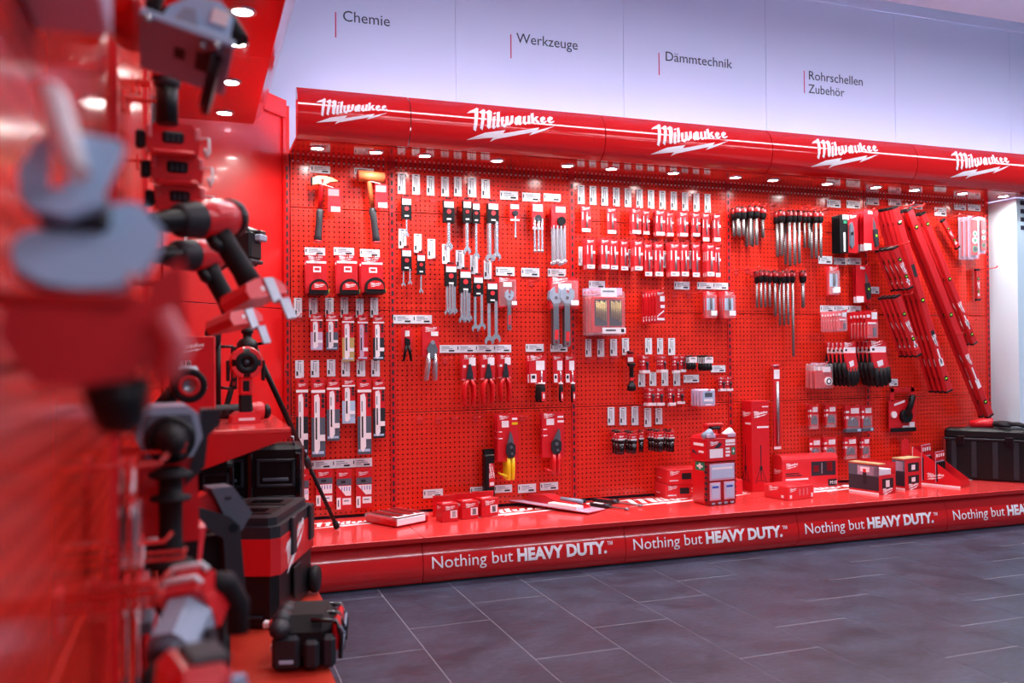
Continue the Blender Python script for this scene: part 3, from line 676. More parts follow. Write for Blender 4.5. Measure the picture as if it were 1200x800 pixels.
def f_pink(k, v=0):
    k.r('card', 'pink_card' if v == 0 else 'red_card', 0, 0, 1, 1, 0, .004).r('label', 'white_print', .5, .05, .95, .3, .004, .006).r('print', 'white_print', .1, .14, .36, .24, .004, .006).r('blister', 'clear_plastic', .1, .4, .92, .96, .004, .02, .004).r('insert', 'red_bright', .2, .5, .5, .86, .004, .01).r('insert', 'slate', .62, .6, .8, .9, .004, .012).r('insert', 'white_print', .2, .42, .8, .47, .004, .0105)
def f_plier(k, hc=.5, jaw_m='dark_steel', grip='red_plastic', shape=0):
    'pliers on a red card with handles hanging below'
    k.r('card', 'red_card', 0, 0, 1, hc, 0, .004).r('header', 'white_print', .5, .1 * hc, .95, .42 * hc, .004, .0055).r('footer', 'pink_card', .04, hc - .03, .96, hc, .004, .006).r('print', 'white_print', .1, .4 * hc, .3, .5 * hc, .004, .005)
    k.logo(.5, .06 * hc + .01, .7, .004)
    w = k.w; zc = k.Z(hc * .9); y = -.016
    tip = k.Z(hc * .36)
    if shape == 2: k.b('jaws').prism([(w * .02, tip), (w * .24, tip - .03), (w * .2, zc), (-w * .1, zc), (-w * .1, tip - .05)], y + .008, y - .008, 'steel').cyl((0, y - .008, zc + .02), (0, y - .012, zc + .02), w * .1, 'charcoal', n=10); 
    else: k.b('jaws').prism([(-w * .06, tip), (w * .08, tip), (w * .22, zc + .02), (w * .24, zc - .015), (-w * .22, zc - .015), (-w * .2, zc + .02)], y + .008, y - .008, jaw_m)
    k.b('pivot').cyl((0, y - .007, zc), (0, y - .012, zc), w * .12, 'charcoal', n=10)
    zb = k.Z(1)
    for i, s in enumerate((-1, 1)):
        m = grip
        k.b('handle' + '\t' * i).tube([(s * w * .08, y, zc - .01), (s * w * .3, y, zc + (zb - zc) * .28), (s * w * .34, y, zc + (zb - zc) * .6), (s * w * .26, y, zb + .004), (s * w * .25, y, zb)], [w * .11, w * .14, w * .12, w * .1, w * .05], m, 8)
def f_locking(k):
    k.r('card', 'red_card', 0, 0, 1, .55, 0, .004).r('header', 'white_print', .5, .1, .92, .18, .004, .0055)
    k.logo(.5, .06, .7, .004); w = k.w; y = -.02
    k.b('jaws').prism([(-w * .3, k.Z(.42)), (-w * .05, k.Z(.28)), (w * .12, k.Z(.26)), (w * .34, k.Z(.44)), (w * .2, k.Z(.6)), (-w * .12, k.Z(.58))], y + .01, y - .01, 'steel').cyl((w * .04, y, k.Z(.3)), (w * .04, y - .014, k.Z(.3)), w * .12, 'chrome', n=12)
    for i, (x0, x1) in enumerate(((-.16, -.3), (.2, .22))): k.b('handle' + '\t' * i).tube([(w * x0, y, k.Z(.5)), (w * x0 * 1.1, y, k.Z(.7)), (w * x1, y, k.Z(.98)), (w * x1, y, k.Z(1))], [w * .1, w * .12, w * .1, w * .05], 'chrome', 8)
def f_blackgrip(k):
    k.r('card', 'red_card', 0, 0, 1, .62, 0, .004).r('header', 'white_print', .35, .08, .75, .26, .004, .0055); w = k.w; y = -.02
    k.b('jaws').prism([(-w * .2, k.Z(.3)), (w * .2, k.Z(.34)), (w * .26, k.Z(.5)), (0, k.Z(.56)), (-w * .24, k.Z(.46))], y + .01, y - .01, 'black_plastic')
    for i, (x0, x1) in enumerate(((-.05, -.34), (.1, .34))): k.b('handle' + '\t' * i).tube([(w * x0, y, k.Z(.52)), (w * (x0 + x1) / 2, y, k.Z(.72)), (w * x1, y, k.Z(1))], [w * .14, w * .14, w * .1], 'black_plastic', 8)
def f_driver(k, n=1):
    'screwdriver on a red and white card, handle down'
    k.r('card', 'red_card', 0, 0, 1, .6, 0, .004).r('header', 'white_print', .4, .12, .9, .32, .004, .0055).r('icons', 'white_print', .08, .4, .42, .58, .004, .005).r('icons', 'ink', .14, .43, .34, .5, .0048, .0056)
    k.logo(.4, .06, .7, .004); w = k.w
    x = w * .2
    k.b('shaft').cyl((x, -.012, k.Z(.32)), (x, -.012, k.Z(.62)), w * .05, 'chrome', n=8)
    k.b('collar').cyl((x, -.012, k.Z(.585)), (x, -.012, k.Z(.62)), w * .2, 'white_print', n=10)
    k.b('handle').tube([(x, -.014, k.Z(.62)), (x, -.014, k.Z(.7)), (x, -.014, k.Z(.92)), (x, -.014, k.Z(1))], [w * .14, w * .19, w * .22, w * .15], 'black_rubber', 10); k.b('handle_inlay').box(x - w * .1, -.014 - w * .24, k.Z(.78), x + w * .12, -.014 - w * .18, k.Z(.98), 'red_bright', .002); k.b('handle_inlay').box(x - w * .04, -.014 - w * .25, k.Z(.82), x + w * .06, -.014 - w * .24, k.Z(.92), 'white_print')
def f_snips(k, grip='yellow', lean=0.):
    'tin snips on a tall red card'
    hc = .72
    k.r('card', 'red_card', 0, 0, 1, hc, 0, .005).r('header', 'white_print', .2, .1, .54, .2, .005, .0065).r('flag', 'yellow' if grip == 'yellow' else 'white_print', .7, .13, .98, .165, .005, .0065).r('print', 'white_print', .06, .26, .22, .275, .005, .006).r('print', 'white_print', .06, .36, .24, .375, .005, .006).r('print', 'white_print', .7, .06, .96, .09, .005, .006)
    k.logo(.32, .05, .5, .005); w, h = k.w, k.h; y = -.02
    k.b('blades').prism([(w * .06 + lean * w, k.Z(.26)), (w * .14 + lean * w * .9, k.Z(.3)), (w * .24 + lean * w * .2, k.Z(.46)), (w * .1, k.Z(.52)), (-w * .06, k.Z(.5)), (-w * .06 + lean * w * .3, k.Z(.42))], y + .008, y - .008, 'steel')
    k.b('joint').prism([(-w * .14, k.Z(.46)), (w * .06, k.Z(.42)), (w * .3, k.Z(.47)), (w * .3, k.Z(.6)), (w * .18, k.Z(.66)), (-w * .06, k.Z(.66)), (-w * .16, k.Z(.58))], y - .004, y - .014, 'charcoal').cyl((w * .08, y - .014, k.Z(.5)), (w * .08, y - .018, k.Z(.5)), w * .08, 'steel', n=10).cyl((w * .12, y - .014, k.Z(.6)), (w * .12, y - .018, k.Z(.6)), w * .06, 'steel', n=10)
    for i, x in enumerate((.0, .2)): k.b('handle' + '\t' * i).tube([(w * (x + .0), y, k.Z(.66)), (w * (x + .0), y, k.Z(.8)), (w * (x - .01), y, k.Z(.98)), (w * x, y, k.Z(1))], [w * .085, w * .1, w * .085, w * .05], grip, 8)
    k.b('latch').tube([(-w * .02, y, k.Z(.95)), (-w * .2, y, k.Z(.93)), (-w * .34, y, k.Z(.9))], w * .045, grip, 6)
def f_arbor(k):
    'black extension tool on a red head card'
    w = k.w
    k.r('header', 'red_card', .15, .05, .9, .3, .004, .016, .003).r('header', 'white_print', .25, .16, .8, .27, .016, .0175).r('clip', 'black_plastic', .2, 0, .85, .07, .002, .02, .004)
    k.b('tool').lathe([(w * .3, k.Z(.3)), (w * .44, k.Z(.32)), (w * .4, k.Z(.36)), (w * .22, k.Z(.4)), (w * .2, k.Z(.78)), (w * .3, k.Z(.82)), (w * .42, k.Z(.88)), (w * .42, k.Z(.98)), (w * .2, k.Z(1))], 'black_plastic', (0, -.03, 0), 12)
    k.r('red_ring', 'red_bright', .3, .66, .6, .74, .03, .03 + w * .22)
def f_longbit(k):
    k.r('sleeve', 'red_card', 0, .02, 1, 1, 0, .006).r('hanger', 'mauve', .1, 0, .9, .03, .0, .006).r('label', 'white_print', .1, .06, .9, .17, .006, .0075).r('foot', 'white_print', .0, .97, 1, 1, .004, .008)
    k.b('bit').tube([(k.X(.55), -.011, k.Z(.2)), (k.X(.55), -.011, k.Z(.95))], k.w * .2, 'twist_steel', 8)
def f_lightpack(k):
    'hand lamp with black pivot arm on a red die-cut card'
    w = k.w
    k.r('card', 'red_card', .06, 0, .98, .1, 0, .006, .002).r('card', 'red_card', .06, .0, .2, .3, 0, .006).r('card', 'red_card', .84, .0, .98, .3, 0, .006).r('card', 'red_card', 0, .28, 1, 1, 0, .006)
    k.r('base', 'black_plastic', .04, .9, .98, .99, .004, .02, .002).r('sticker', 'white_print', .76, .78, .96, .9, .006, .0075).pr('print', 'white_print', [(.2, .36), (.6, .28), (.6, .33), (.2, .41)], .006, .007).r('print', 'white_print', .5, .86, .74, .92, .006, .007)
    k.b('lens').cyl((k.X(.16), -.004, k.Z(.6)), (k.X(.16), -.02, k.Z(.6)), w * .1, 'white_print', n=14)
    k.b('pivot').cyl((k.X(.58), -.006, k.Z(.64)), (k.X(.58), -.04, k.Z(.64)), w * .2, 'black_plastic', n=18); k.b('arm').tube([(k.X(.58), -.03, k.Z(.62)), (k.X(.74), -.034, k.Z(.36)), (k.X(.8), -.034, k.Z(.2)), (k.X(.8), -.034, k.Z(.16))], [w * .1, w * .08, w * .09, w * .06], 'black_plastic', 10)
def f_levelpack(k):
    k.r('card', 'mauve', 0, 0, 1, 1, 0, .002).r('blister', 'clear_plastic', .06, .04, .94, .97, .002, .026, .006).r('level_body', 'red_bright', .24, .1, .78, .92, .003, .02, .003)
    for v, m, r in ((.42, 'white_print', .2), (.58, 'white_print', .26), (.78, 'green', .26)): k.b('vial' + '\t' * int(v * 10)).cyl((k.X(.5), -.02, k.Z(v)), (k.X(.5), -.0225, k.Z(v)), k.w * r, m, n=12).cyl((k.X(.5), -.022, k.Z(v)), (k.X(.5), -.0235, k.Z(v)), k.w * r * .6, 'green' if m != 'green' else 'ink', n=10)

# ---------------------------------------------------------------- goods on the wall
def front(box, Y):
    x0, y0, x1, y1 = box; xm, ym = (x0 + x1) / 2, (y0 + y1) / 2
    a, c = P(x0, ym, Y=Y), P(x1, ym, Y=Y); t, u = P(xm, y0, Y=Y), P(xm, y1, Y=Y)
    return (a.x + c.x) / 2, t.z, c.x - a.x, t.z - u.z
def row(kind, fn, name, cat, noun, where, boxes, sp=.014, off=.05, hooks=True, corner=True, **kw):
    'a row of hanging goods; every box is the front pack on its hook, an optional fifth value says how many hang there one behind the other'
    N = len(boxes)
    for k, bx in enumerate(boxes):
        n = bx[4] if len(bx) > 4 else 1; kk = dict(kw); kk.update(bx[5] if len(bx) > 5 else {})
        nn = kk.pop('noun', noun); ns = ' '.join(re.split(' with | on | in | of ', nn)[0].split()[-2:]); o = kk.pop('off', off); so = kk.pop('sp', sp)
        Y = D - o - so * (n - 1); x, z, w, h = front(bx[:4], Y)
        lab = f'{nn} {where}' if N == 1 else f'{ORD[k]} {nn} from the corner {where}'
        for j in range(n):
            lj = lab if j == 0 else (f'{ns} {BEHIND[j-1]} the {lab}' if N == 1 else f'{ns} {BEHIND[j-1]} the {ORD[k]} from the corner {where}')
            goods(kind, w, h, fn, name, lj, cat, (x, Y + so * j, z - (.003 * (j % 2))), f'{cat}s {where}', **kk)
        if hooks: hook(x, z - .006, o + so * (n - 1) + .035, f'red hook of the {lab}' if N == 1 else f'red hook of the {ORD[k]} {ns} from the corner {where}')
def tags(where, boxes, off=.008):
    for k, bx in enumerate(boxes):
        Y = D - off; x, z, w, h = front(bx[:4], Y)
        shape = 'upright' if h > w else ('long' if w > h * 3.2 else 'small')
        lab = f'{shape} white price label {where}' if len(boxes) == 1 else f'{ORD[k]} {shape} white price label from the corner {where}'
        goods('tag', w, h, f_tag, 'price_tag', lab, 'price label', (x, Y, z), 'price labels')
def empties(where, pts, L=.14):
    for k, (px, py) in enumerate(pts):
        p = P(px, py, Y=D); hook(p.x, p.z, L, f'empty red wire hook {where}' if len(pts) == 1 else f'{ORD[k]} empty wire hook from the corner {where}')
# --- bay with the saw blades
tags('above the hammers', [(364, 194, 387, 203), (415, 197, 438, 205)])
row('hammer', f_hammer, 'hammer', 'hammer', 'hammer with steel claw head', 'hanging above the tape measures', [(363, 208, 394, 285)], off=.02, claw=1)
row('hammer', f_hammer, 'hammer', 'hammer', 'hammer with orange wooden head', 'hanging above the tape measures', [(417, 204, 447, 286)], off=.02, claw=0, head='orange_wood')
tags('above the tape measures', [(357, 290, 381, 299), (391, 290, 415, 299), (422, 292, 445, 301)])
row('tape', f_tape, 'tape_measure', 'tape measure', 'carded red and black tape measure', 'below the hammers', [(358, 300, 383, 345, 2), (394, 300, 419, 345, 2), (423, 302, 449, 344, 2)], off=.02, sp=.066)
tags('above the shorter saw blades', [(344.5, 349, 354, 372), (362, 349, 372, 372), (381, 349, 391, 372), (399, 348, 408, 372), (417, 350, 426, 372), (434, 349, 443, 372)])
empties('above the shorter saw blades', [(350, 371)])
row('blade', f_blade, 'saw_blade_pack', 'saw blade pack', 'shorter saw blade pack', 'below the tape measures',
    [(364, 368, 378, 410, 1, dict(low='mauve')), (382, 368, 396, 410, 1, dict(low='slate')), (401, 368, 415, 423, 1, dict(low='tan')), (419, 369, 431, 422, 1, dict(low='red_card', tip=1)), (437, 369, 450, 422, 1, dict(low='charcoal'))])
tags('above the longer saw blades', [(346, 422, 356, 443), (364, 422, 374, 442), (383, 421, 393, 441), (400, 421, 410, 441), (418, 421, 428, 441), (435, 421, 445, 441)])
row('blade', f_blade, 'saw_blade_pack', 'saw blade pack', 'longer saw blade pack', 'above the jigsaw blades',
    [(347, 443, 361, 533, 1, dict(low='charcoal')), (365, 443, 381, 535, 2, dict(low='slate')), (383, 443, 398, 516, 2, dict(low='slate')), (401, 443, 416, 496, 1, dict(low='ice_blue')), (419, 443, 435, 532, 1, dict(low='slate')), (437, 443, 451, 513, 1, dict(low='charcoal'))])
tags('above the jigsaw blades', [(348, 539, 358, 549), (365, 538, 436, 548)])
row('jig', f_jigblade, 'jigsaw_blade_pack', 'jigsaw blade pack', 'red carded jigsaw blade pack', 'behind the tripod leg', [(349, 550, 362, 604, 1, dict(v=1)), (370, 549, 390, 593, 1, dict(v=1)), (394, 549, 412, 597, 1, dict(v=0)), (417, 548, 436, 595, 1, dict(v=0))], off=.03)
# --- bay with the wrenches
tags('above the upper wrench row', [(466, 203, 475, 227), (483, 204, 492, 228), (500, 206, 509, 229), (517, 207, 526, 230), (532, 207, 541, 230), (548, 208, 558, 231), (564, 210, 574, 232)])
empties('in the upper wrench row', [(489, 231), (507, 232)])
row('wrench', f_wrench, 'wrench_pack', 'wrench pack', 'black carded wrench', 'in the upper wrench row',
    [(470, 228, 482, 278, 1, dict(hc=.58, rw=.22)), (519, 231, 532, 293, 2, dict(hc=.48)), (542, 231, 552, 298, 2, dict(hc=.45, rw=.42)), (553, 234, 562, 304, 1, dict(hc=.4, rw=.42)), (571, 234, 584, 307, 3, dict(hc=.38, nw=2))])
tags('above the lower wrench row', [(467, 268, 476, 291), (485, 274, 494, 296), (501, 280, 510, 303), (518, 286, 527, 309), (534, 293, 544, 315), (551, 299, 560, 321), (567, 305, 576, 327)])
empties('in the lower wrench row', [(505, 304)])
row('wrench', f_wrench, 'wrench_pack', 'wrench pack', 'black carded wrench', 'in the lower wrench row',
    [(470, 288, 482, 336, 1, dict(hc=.62, nw=2, rw=.2)), (488, 294, 498, 344, 1, dict(hc=.56, rw=.24)), (521, 307, 535, 369, 2, dict(hc=.46, nw=4, rw=.22)), (538, 313, 552, 378, 2, dict(hc=.46, nw=4, rw=.24)), (554, 320, 566, 389, 1, dict(hc=.4, nw=2, rw=.36)), (570, 327, 583, 404, 1, dict(hc=.37, nw=2, rw=.4))])
tags('above the ratchets', [(586, 224, 607, 234), (612, 226, 633, 236), (637, 227, 657, 236)])
row('ratchet', f_ratchet, 'ratchet_pack', 'ratchet', 'small red carded ratchet', 'beside the upper wrench row', [(597, 237, 609, 279)], hc=.52)
row('ratchet', f_ratchet, 'ratchet_pack', 'ratchet', 'red carded ratchet with three handles', 'beside the upper wrench row', [(623, 236, 637, 296)], hc=.55, nw=3)
row('ratset', f_ratchet_set, 'ratchet_wrench_pack', 'wrench set', 'red carded set of four ring wrenches', 'beside the drill bits', [(646, 238, 663, 311, 2)], sp=.03, hc=.4)
tags('above the adjustable wrenches', [(581, 313, 603, 323), (611, 314, 632, 324), (642, 315, 663, 324)])
empties('between the adjustable wrenches', [(622, 330)])
row('adj', f_adjustable, 'adjustable_wrench_pack', 'adjustable wrench', 'small carded adjustable wrench', 'beside the lower wrench row', [(583, 324, 605, 387)], hc=.58)
row('adj', f_adjustable, 'adjustable_wrench_pack', 'adjustable wrench', 'large carded pair of adjustable wrenches', 'beside the gold drill sets', [(644, 324, 678, 406, 2)], hc=.46, nw=2, sp=.03)
tags('above the locking pliers', [(461, 369, 506, 379)])
row('bgrip', f_blackgrip, 'locking_plier_pack', 'locking pliers', 'black carded locking pliers', 'below the lower wrench row', [(470, 384, 483, 423)])
row('lock', f_locking, 'locking_plier_pack', 'locking pliers', 'chrome carded locking pliers', 'below the lower wrench row', [(495, 382, 515, 446, 2)], sp=.036)
tags('above the red handled pliers', [(513, 404, 599, 413)])
empties('beside the red handled pliers', [(521, 421)])
row('plier', f_plier, 'plier_pack', 'pliers', 'red handled pliers', 'below the long price strip', [(541, 416, 558, 475, 2), (563, 416, 580, 473, 2), (584, 416, 599, 470, 2)], sp=.034)
tags('above the screwdrivers', [(616, 403, 637, 412), (645, 403, 665, 412)])
row('driver', f_driver, 'screwdriver_pack', 'screwdriver', 'carded black screwdriver', 'above the tin snips', [(620, 416, 640, 471, 2), (648, 416, 660, 471), (662, 416, 674, 471)], sp=.055)
empties('in the row above the red boxes', [(491, 491), (513, 491), (531, 490), (557, 489), (611, 488)], .09)
row('snips', f_snips, 'tin_snips_pack', 'tin snips', 'tin snips with yellow handles on red card', 'above the podium', [(583, 485, 607, 562, 3)], sp=.038, grip='yellow')
row('snips', f_snips, 'tin_snips_pack', 'tin snips', 'tin snips with red handles on red card', 'above the podium', [(635, 483, 661, 556, 2)], sp=.038, grip='red_plastic', lean=.14)
tags('low on the wall behind the podium goods', [(496, 573, 519, 583), (551, 570, 573, 580), (579, 568, 600, 577), (607, 567, 628, 577), (633, 565, 654, 574)])
# --- bay with the drill bits
tags('above the upper drill bit row', [(677 + 13.9 * k - .035 * k * k, 217 + .95 * k, 685 + 13.8 * k - .035 * k * k, 239 + .9 * k) for k in range(12)])
row('bit', f_bit, 'drill_bit_pack', 'drill bit pack', 'red carded drill bit', 'in the upper drill bit row',
    [(681, 241, 692, 272), (711, 243, 722, 274), (740, 244, 751, 274, 3), (753, 246, 761, 275, 1), (768, 246, 779, 276, 3), (781, 248, 789, 277, 2), (796, 248, 806, 277, 3), (811, 249, 820, 277, 2), (823, 249, 831, 283, 1), (836, 250, 844, 283, 2)], sp=.018)
row('bit', f_bit, 'drill_bit_pack', 'drill bit pack', 'red carded drill bit', 'in the lower drill bit row',
    [(687, 279, 697, 315, 4), (704, 279, 714, 315, 4), (715, 280, 724, 316, 2), (727, 281, 736, 317, 1), (743, 281, 753, 317, 4), (755, 284, 764, 324, 1), (767, 284, 777, 324, 2), (785, 284, 796, 324, 4), (798, 284, 807, 324, 2), (811, 284, 820, 325, 1), (828, 285, 837, 324, 4), (838, 287, 844, 325, 1)], sp=.018, m='twist_steel')
tags('behind the lower drill bit row', [(678, 289, 682.5, 311), (735.5, 292, 740, 313), (764.5, 293, 767, 314), (777, 294, 781, 314), (806.5, 294, 810, 315)])
tags('above the gold drill sets', [(690, 329, 709, 338)])
tags('above the clear blister packs', [(790, 330, 808, 339), (817, 331, 853, 339)])
row('gold', f_drillset, 'drill_set', 'drill set', 'gold drill set', 'below the lower drill bit row', [(690, 337, 729, 393, 3)], sp=.055, off=.03)
row('slim', f_slimbox, 'slim_carton', 'carton', 'slim red hanging carton', 'beside the gold drill sets', [(768, 339, 778, 378, 6)], sp=.04, off=.02)
empties('above the seam beside the slim cartons', [(790, 344), (807, 344)], .16)
row('clear', f_clear, 'blister_pack', 'blister pack', 'clear blister pack', 'below the lower drill bit row', [(826, 341, 839, 373, 2), (847, 341, 861, 373, 3)], sp=.03)
tags('above the black extension tool', [(686, 397, 693, 418), (700, 397, 708, 418), (715, 397, 723, 417), (729, 396, 737, 416)])
tags('above the driver bits', [(756, 396, 764, 415), (770, 396, 777, 415), (783, 396, 791, 416)])
empties('beside the black extension tool', [(689, 420), (703, 420), (717, 419)], .1)
row('arbor', f_arbor, 'extension_tool', 'extension tool', 'black extension tool with red card', 'hanging beside the driver bits', [(732, 411, 743, 458)])
row('small', f_small, 'driver_bit_pack', 'driver bit pack', 'small driver bit card', 'in the upper driver bit row', [(752, 416, 761, 437, 3), (774, 416, 781, 436, 4), (789, 416, 796, 437, 2), (797, 416, 803, 436, 1)], sp=.02)
row('bbit', f_blackbit, 'bit_holder_pack', 'bit holder', 'black bit holder with white label', 'beside the driver bits', [(806, 416, 815, 433, 3), (824, 416, 834, 434, 5)], sp=.022)
tags('beside the black bit holders', [(833, 428, 850, 436)])
tags('between the two driver bit rows', [(748, 438, 756, 453), (761, 436, 769, 452), (775, 433, 783, 452), (789, 436, 797, 452), (801, 439, 819, 448)])
row('small', f_small, 'driver_bit_pack', 'driver bit pack', 'tiny driver bit card', 'beside the slotted upright', [(843, 441, 850, 458, 2), (851, 441, 858, 458, 2)], sp=.02)
row('small', f_small, 'driver_bit_pack', 'driver bit pack', 'small driver bit card', 'in the lower driver bit row', [(759, 454, 768, 475, 4), (769, 454, 778, 475, 2), (784, 454, 791, 475, 2), (793, 455, 802, 473, 1)], sp=.02)
row('square', f_square, 'clear_case', 'case', 'square clear case with rounded corners', 'above the first aid kit', [(820, 456, 837, 476, 4)], sp=.04)
tags('above the black sockets', [(712, 477, 720, 498), (726, 477, 734, 498), (740, 476, 748, 498), (755, 478, 763, 500), (768, 478, 776, 497)])
row('socket', f_socket, 'socket_pack', 'socket', 'black socket on white hang tag', 'in the socket row', [(722, 504, 731, 532, 3), (737, 505, 745, 531, 3), (747, 504, 753, 529, 1), (768, 503, 776, 529, 4), (782, 503, 789, 529, 3)], sp=.042)
# --- bay with the hammer drill bits
tags('above the knives', [(969, 234, 985, 243), (992, 235, 1008, 244), (1015, 232, 1030, 240), (1041, 233, 1056, 241)])
empties('above the upper hammer drill row', [(880, 239), (893, 241), (904, 241), (942, 243), (954, 245), (966, 246)], .05)
row('sds', f_sds, 'hammer_drill_bit', 'hammer drill bit', 'hammer drill bit', 'in the upper hammer drill row',
    [(860, 242, 866.5, 276, 2), (866.8, 242, 873, 277, 2), (875, 241, 881.5, 288, 2), (881.8, 241, 888.5, 288, 2), (889, 243, 896, 279, 1), (911, 246, 918, 300, 2), (921, 246, 926.5, 309, 2), (926.8, 246, 932, 311, 2), (932.3, 246, 938, 309, 2), (939, 247, 943.8, 291, 1), (944, 247, 949, 291, 1), (952, 247, 957.3, 302, 2), (957.6, 247, 963, 302, 2)], sp=.05, hooks=True)
row('sds', f_sds, 'hammer_drill_bit', 'hammer drill bit', 'hammer drill bit', 'in the lower hammer drill row',
    [(888, 316, 892.8, 360, 2), (893, 316, 897.6, 360, 2), (898, 317, 903, 360, 1), (904, 317, 910, 371, 1), (915, 317, 919.5, 381, 2), (919.8, 317, 924.3, 381, 2), (925, 317, 930.5, 418, 1), (936, 317, 943, 361, 1)], sp=.05)
empties('beside the lower hammer drill row', [(862, 317), (875, 316)], .15)
row('knife', f_knife, 'knife_pack', 'knife pack', 'black and red carded folding knife', 'below the long soffit', [(984, 249, 1005, 296, 5)], sp=.022, v=0)
row('knife', f_knife, 'knife_pack', 'knife pack', 'red carded utility knife', 'below the long soffit', [(1012, 246, 1029, 294, 4)], sp=.04, v=1)
tags('between the knives and the small knife packs', [(959, 300, 975, 309), (977, 302, 992, 310), (993, 302, 1009, 310)])
row('clear', f_clear, 'blister_pack', 'blister pack', 'clear blister pack', 'below the folding knives', [(970, 312, 983, 346, 2)], sp=.02)
row('knife', f_knife, 'knife_pack', 'knife pack', 'white and red carded knife', 'below the utility knives', [(1003, 311, 1020, 355, 2)], sp=.03, v=1)
tags('beside the small knife packs', [(1020, 336, 1030, 344)])
tags('above the pink blister cards', [(961, 358, 1009, 366)])
row('pink', f_pink, 'blade_card', 'blade card', 'pink spare blade card', 'above the gloves', [(981, 364, 992, 388, 7)], sp=.03, v=0)
row('pink', f_pink, 'blade_card', 'blade card', 'red spare blade card', 'above the gloves', [(1014, 364, 1028, 397, 6)], sp=.035, v=1)
row('glove', f_glove, 'work_glove_pair', 'gloves', 'red and black work gloves', 'above the saw blade cards', [(985, 401, 1006, 453, 5), (1015, 400, 1043, 453, 4)], sp=.045)
row('holder', f_holder, 'disc_pack', 'disc pack', 'clear pack with black disc', 'beside the gloves', [(954, 425, 974, 455, 3)], sp=.05)
row('longbit', f_longbit, 'long_drill_pack', 'drill pack', 'very long drill bit in red sleeve', 'beside the tripod carton', [(906, 427, 914, 526)])
tags('below the gloves', [(1042, 444, 1052, 452)])
row('multi', f_multi, 'multitool_blade_pack', 'blade pack', 'red carded multitool blade', 'in the upper multitool row', [(948, 474, 959, 503, 2), (967, 474, 980, 501, 2), (990, 475, 1008, 506, 2, dict(v=1)), (1009, 475, 1022, 505, 2, dict(v=1))], sp=.02)
row('multi', f_multi, 'multitool_blade_pack', 'blade pack', 'red carded multitool blade', 'in the lower multitool row', [(948, 513, 962, 541, 1), (965, 512, 980, 541, 2), (989, 512, 1004, 538, 2), (1009, 512, 1019, 537, 2)], sp=.02)
# --- bay with the spirit levels
tags('above the small level packs', [(1066, 239, 1081, 245), (1095, 243, 1109, 253), (1118, 240, 1132, 246), (1134, 240, 1149, 247)])
row('lpack', f_levelpack, 'level_pack', 'level pack', 'clear pack with small red level', 'beside the white wall', [(1134, 253, 1146, 303, 3), (1146, 254, 1154, 297, 2)], sp=.045)
row('light', f_lightpack, 'hand_lamp_pack', 'hand lamp', 'red hand lamp pack with black pivot arm', 'below the spirit levels', [(1041, 454, 1072, 506)], off=.04)
def level(p0, p1, w, th, off, label, n=1, sp=.04, caps=1, hand=0, text_on=1, group=None, what='box'):
    'a red box-section spirit level from its top end to its bottom end'
    for j in range(n):
        Y = D - off + sp * j; a, c = P(*p0, Y=D - off), P(*p1, Y=D - off); L = (a - c).length
        t = thing('spirit_level', label if j == 0 else f'spirit level {BEHIND[j-1]} the {label.replace("red ", "", 1)}', 'spirit level', (a.x, Y, a.z), 0, group, (0, -math.atan2(c.x - a.x, a.z - c.z), 0))
        b = MB().box(-w / 2, 0, -.006, w / 2, th, -L + .006, 'red_level', .002)
        b.box(-w / 2, -.0015, -.006, -w * .34, 0, -L + .006, 'red_edge').box(w * .34, -.0015, -.006, w / 2, 0, -L + .006, 'red_bright'); b.build('body', t)
        for z in (0, -L): MB().box(-w / 2 - .002, -.003, z - .008, w / 2 + .002, th + .003, z + .008, 'black_plastic', .002).build('end_cap', t)
        for f in ((.08, .5, .93) if L > .5 else (.3, .72)):
            v = MB().cyl((0, .001, -L * f), (0, -.003, -L * f), w * .3, 'black_plastic', n=14).build('vial_housing', t)
            MB().box(-w * .18, -.006, -L * f - w * .1, w * .18, -.002, -L * f + w * .1, 'vial', .002).build('vial', v)
        if hand:
            for f in (.34, .7): MB().box(-w * .2, -.0016, -L * f + .05, w * .3, .0, -L * f - .05, 'ink', .0).build('hand_hole', t)
        if text_on:
            logo(t, .1 if L > .3 else .06, (0, -.002, -L * (.72 if L > .5 else .52)), (0, R(90), 0)); zt = -L * (.72 if L > .5 else .52) - (.07 if L > .3 else .04)
            MB().box(-w * .1, -.002, zt, w * .12, 0, zt - min(.12, L * .2), 'white_print').build('print', t)
        MB().box(-w * .3, -.002, -L * .86, w * .3, 0, -L * .82, 'white_print').build('sticker', t)
    a = P(*p0, Y=D - off)
    return a
level((1049, 243), (1113, 458), .062, .03, .24, 'red spirit level with hand holes fronting the long stack', 4, .05, hand=1, group='long spirit levels')
level((1066, 246), (1161, 487), .062, .032, .21, 'longest red spirit level reaching down to the black case', 2, .06, group='long spirit levels')
level((1082, 250), (1143, 402), .052, .028, .2, 'red spirit level ending beside the white wall', 2, .05, group='long spirit levels')
level((1049, 290), (1067, 337), .055, .026, .3, 'short red spirit level fronting the upper short stack', 4, .05, group='short spirit levels')
level((1052, 347), (1077, 416), .055, .026, .28, 'short red spirit level fronting the lower short stack', 4, .05, group='short spirit levels')
level((1106, 258), (1123, 290), .04, .02, .08, 'small red torpedo level tilted beside the level packs', 1)
level((1146, 316), (1147, 351), .04, .02, .05, 'small red torpedo level hanging upright below the level packs', 1)
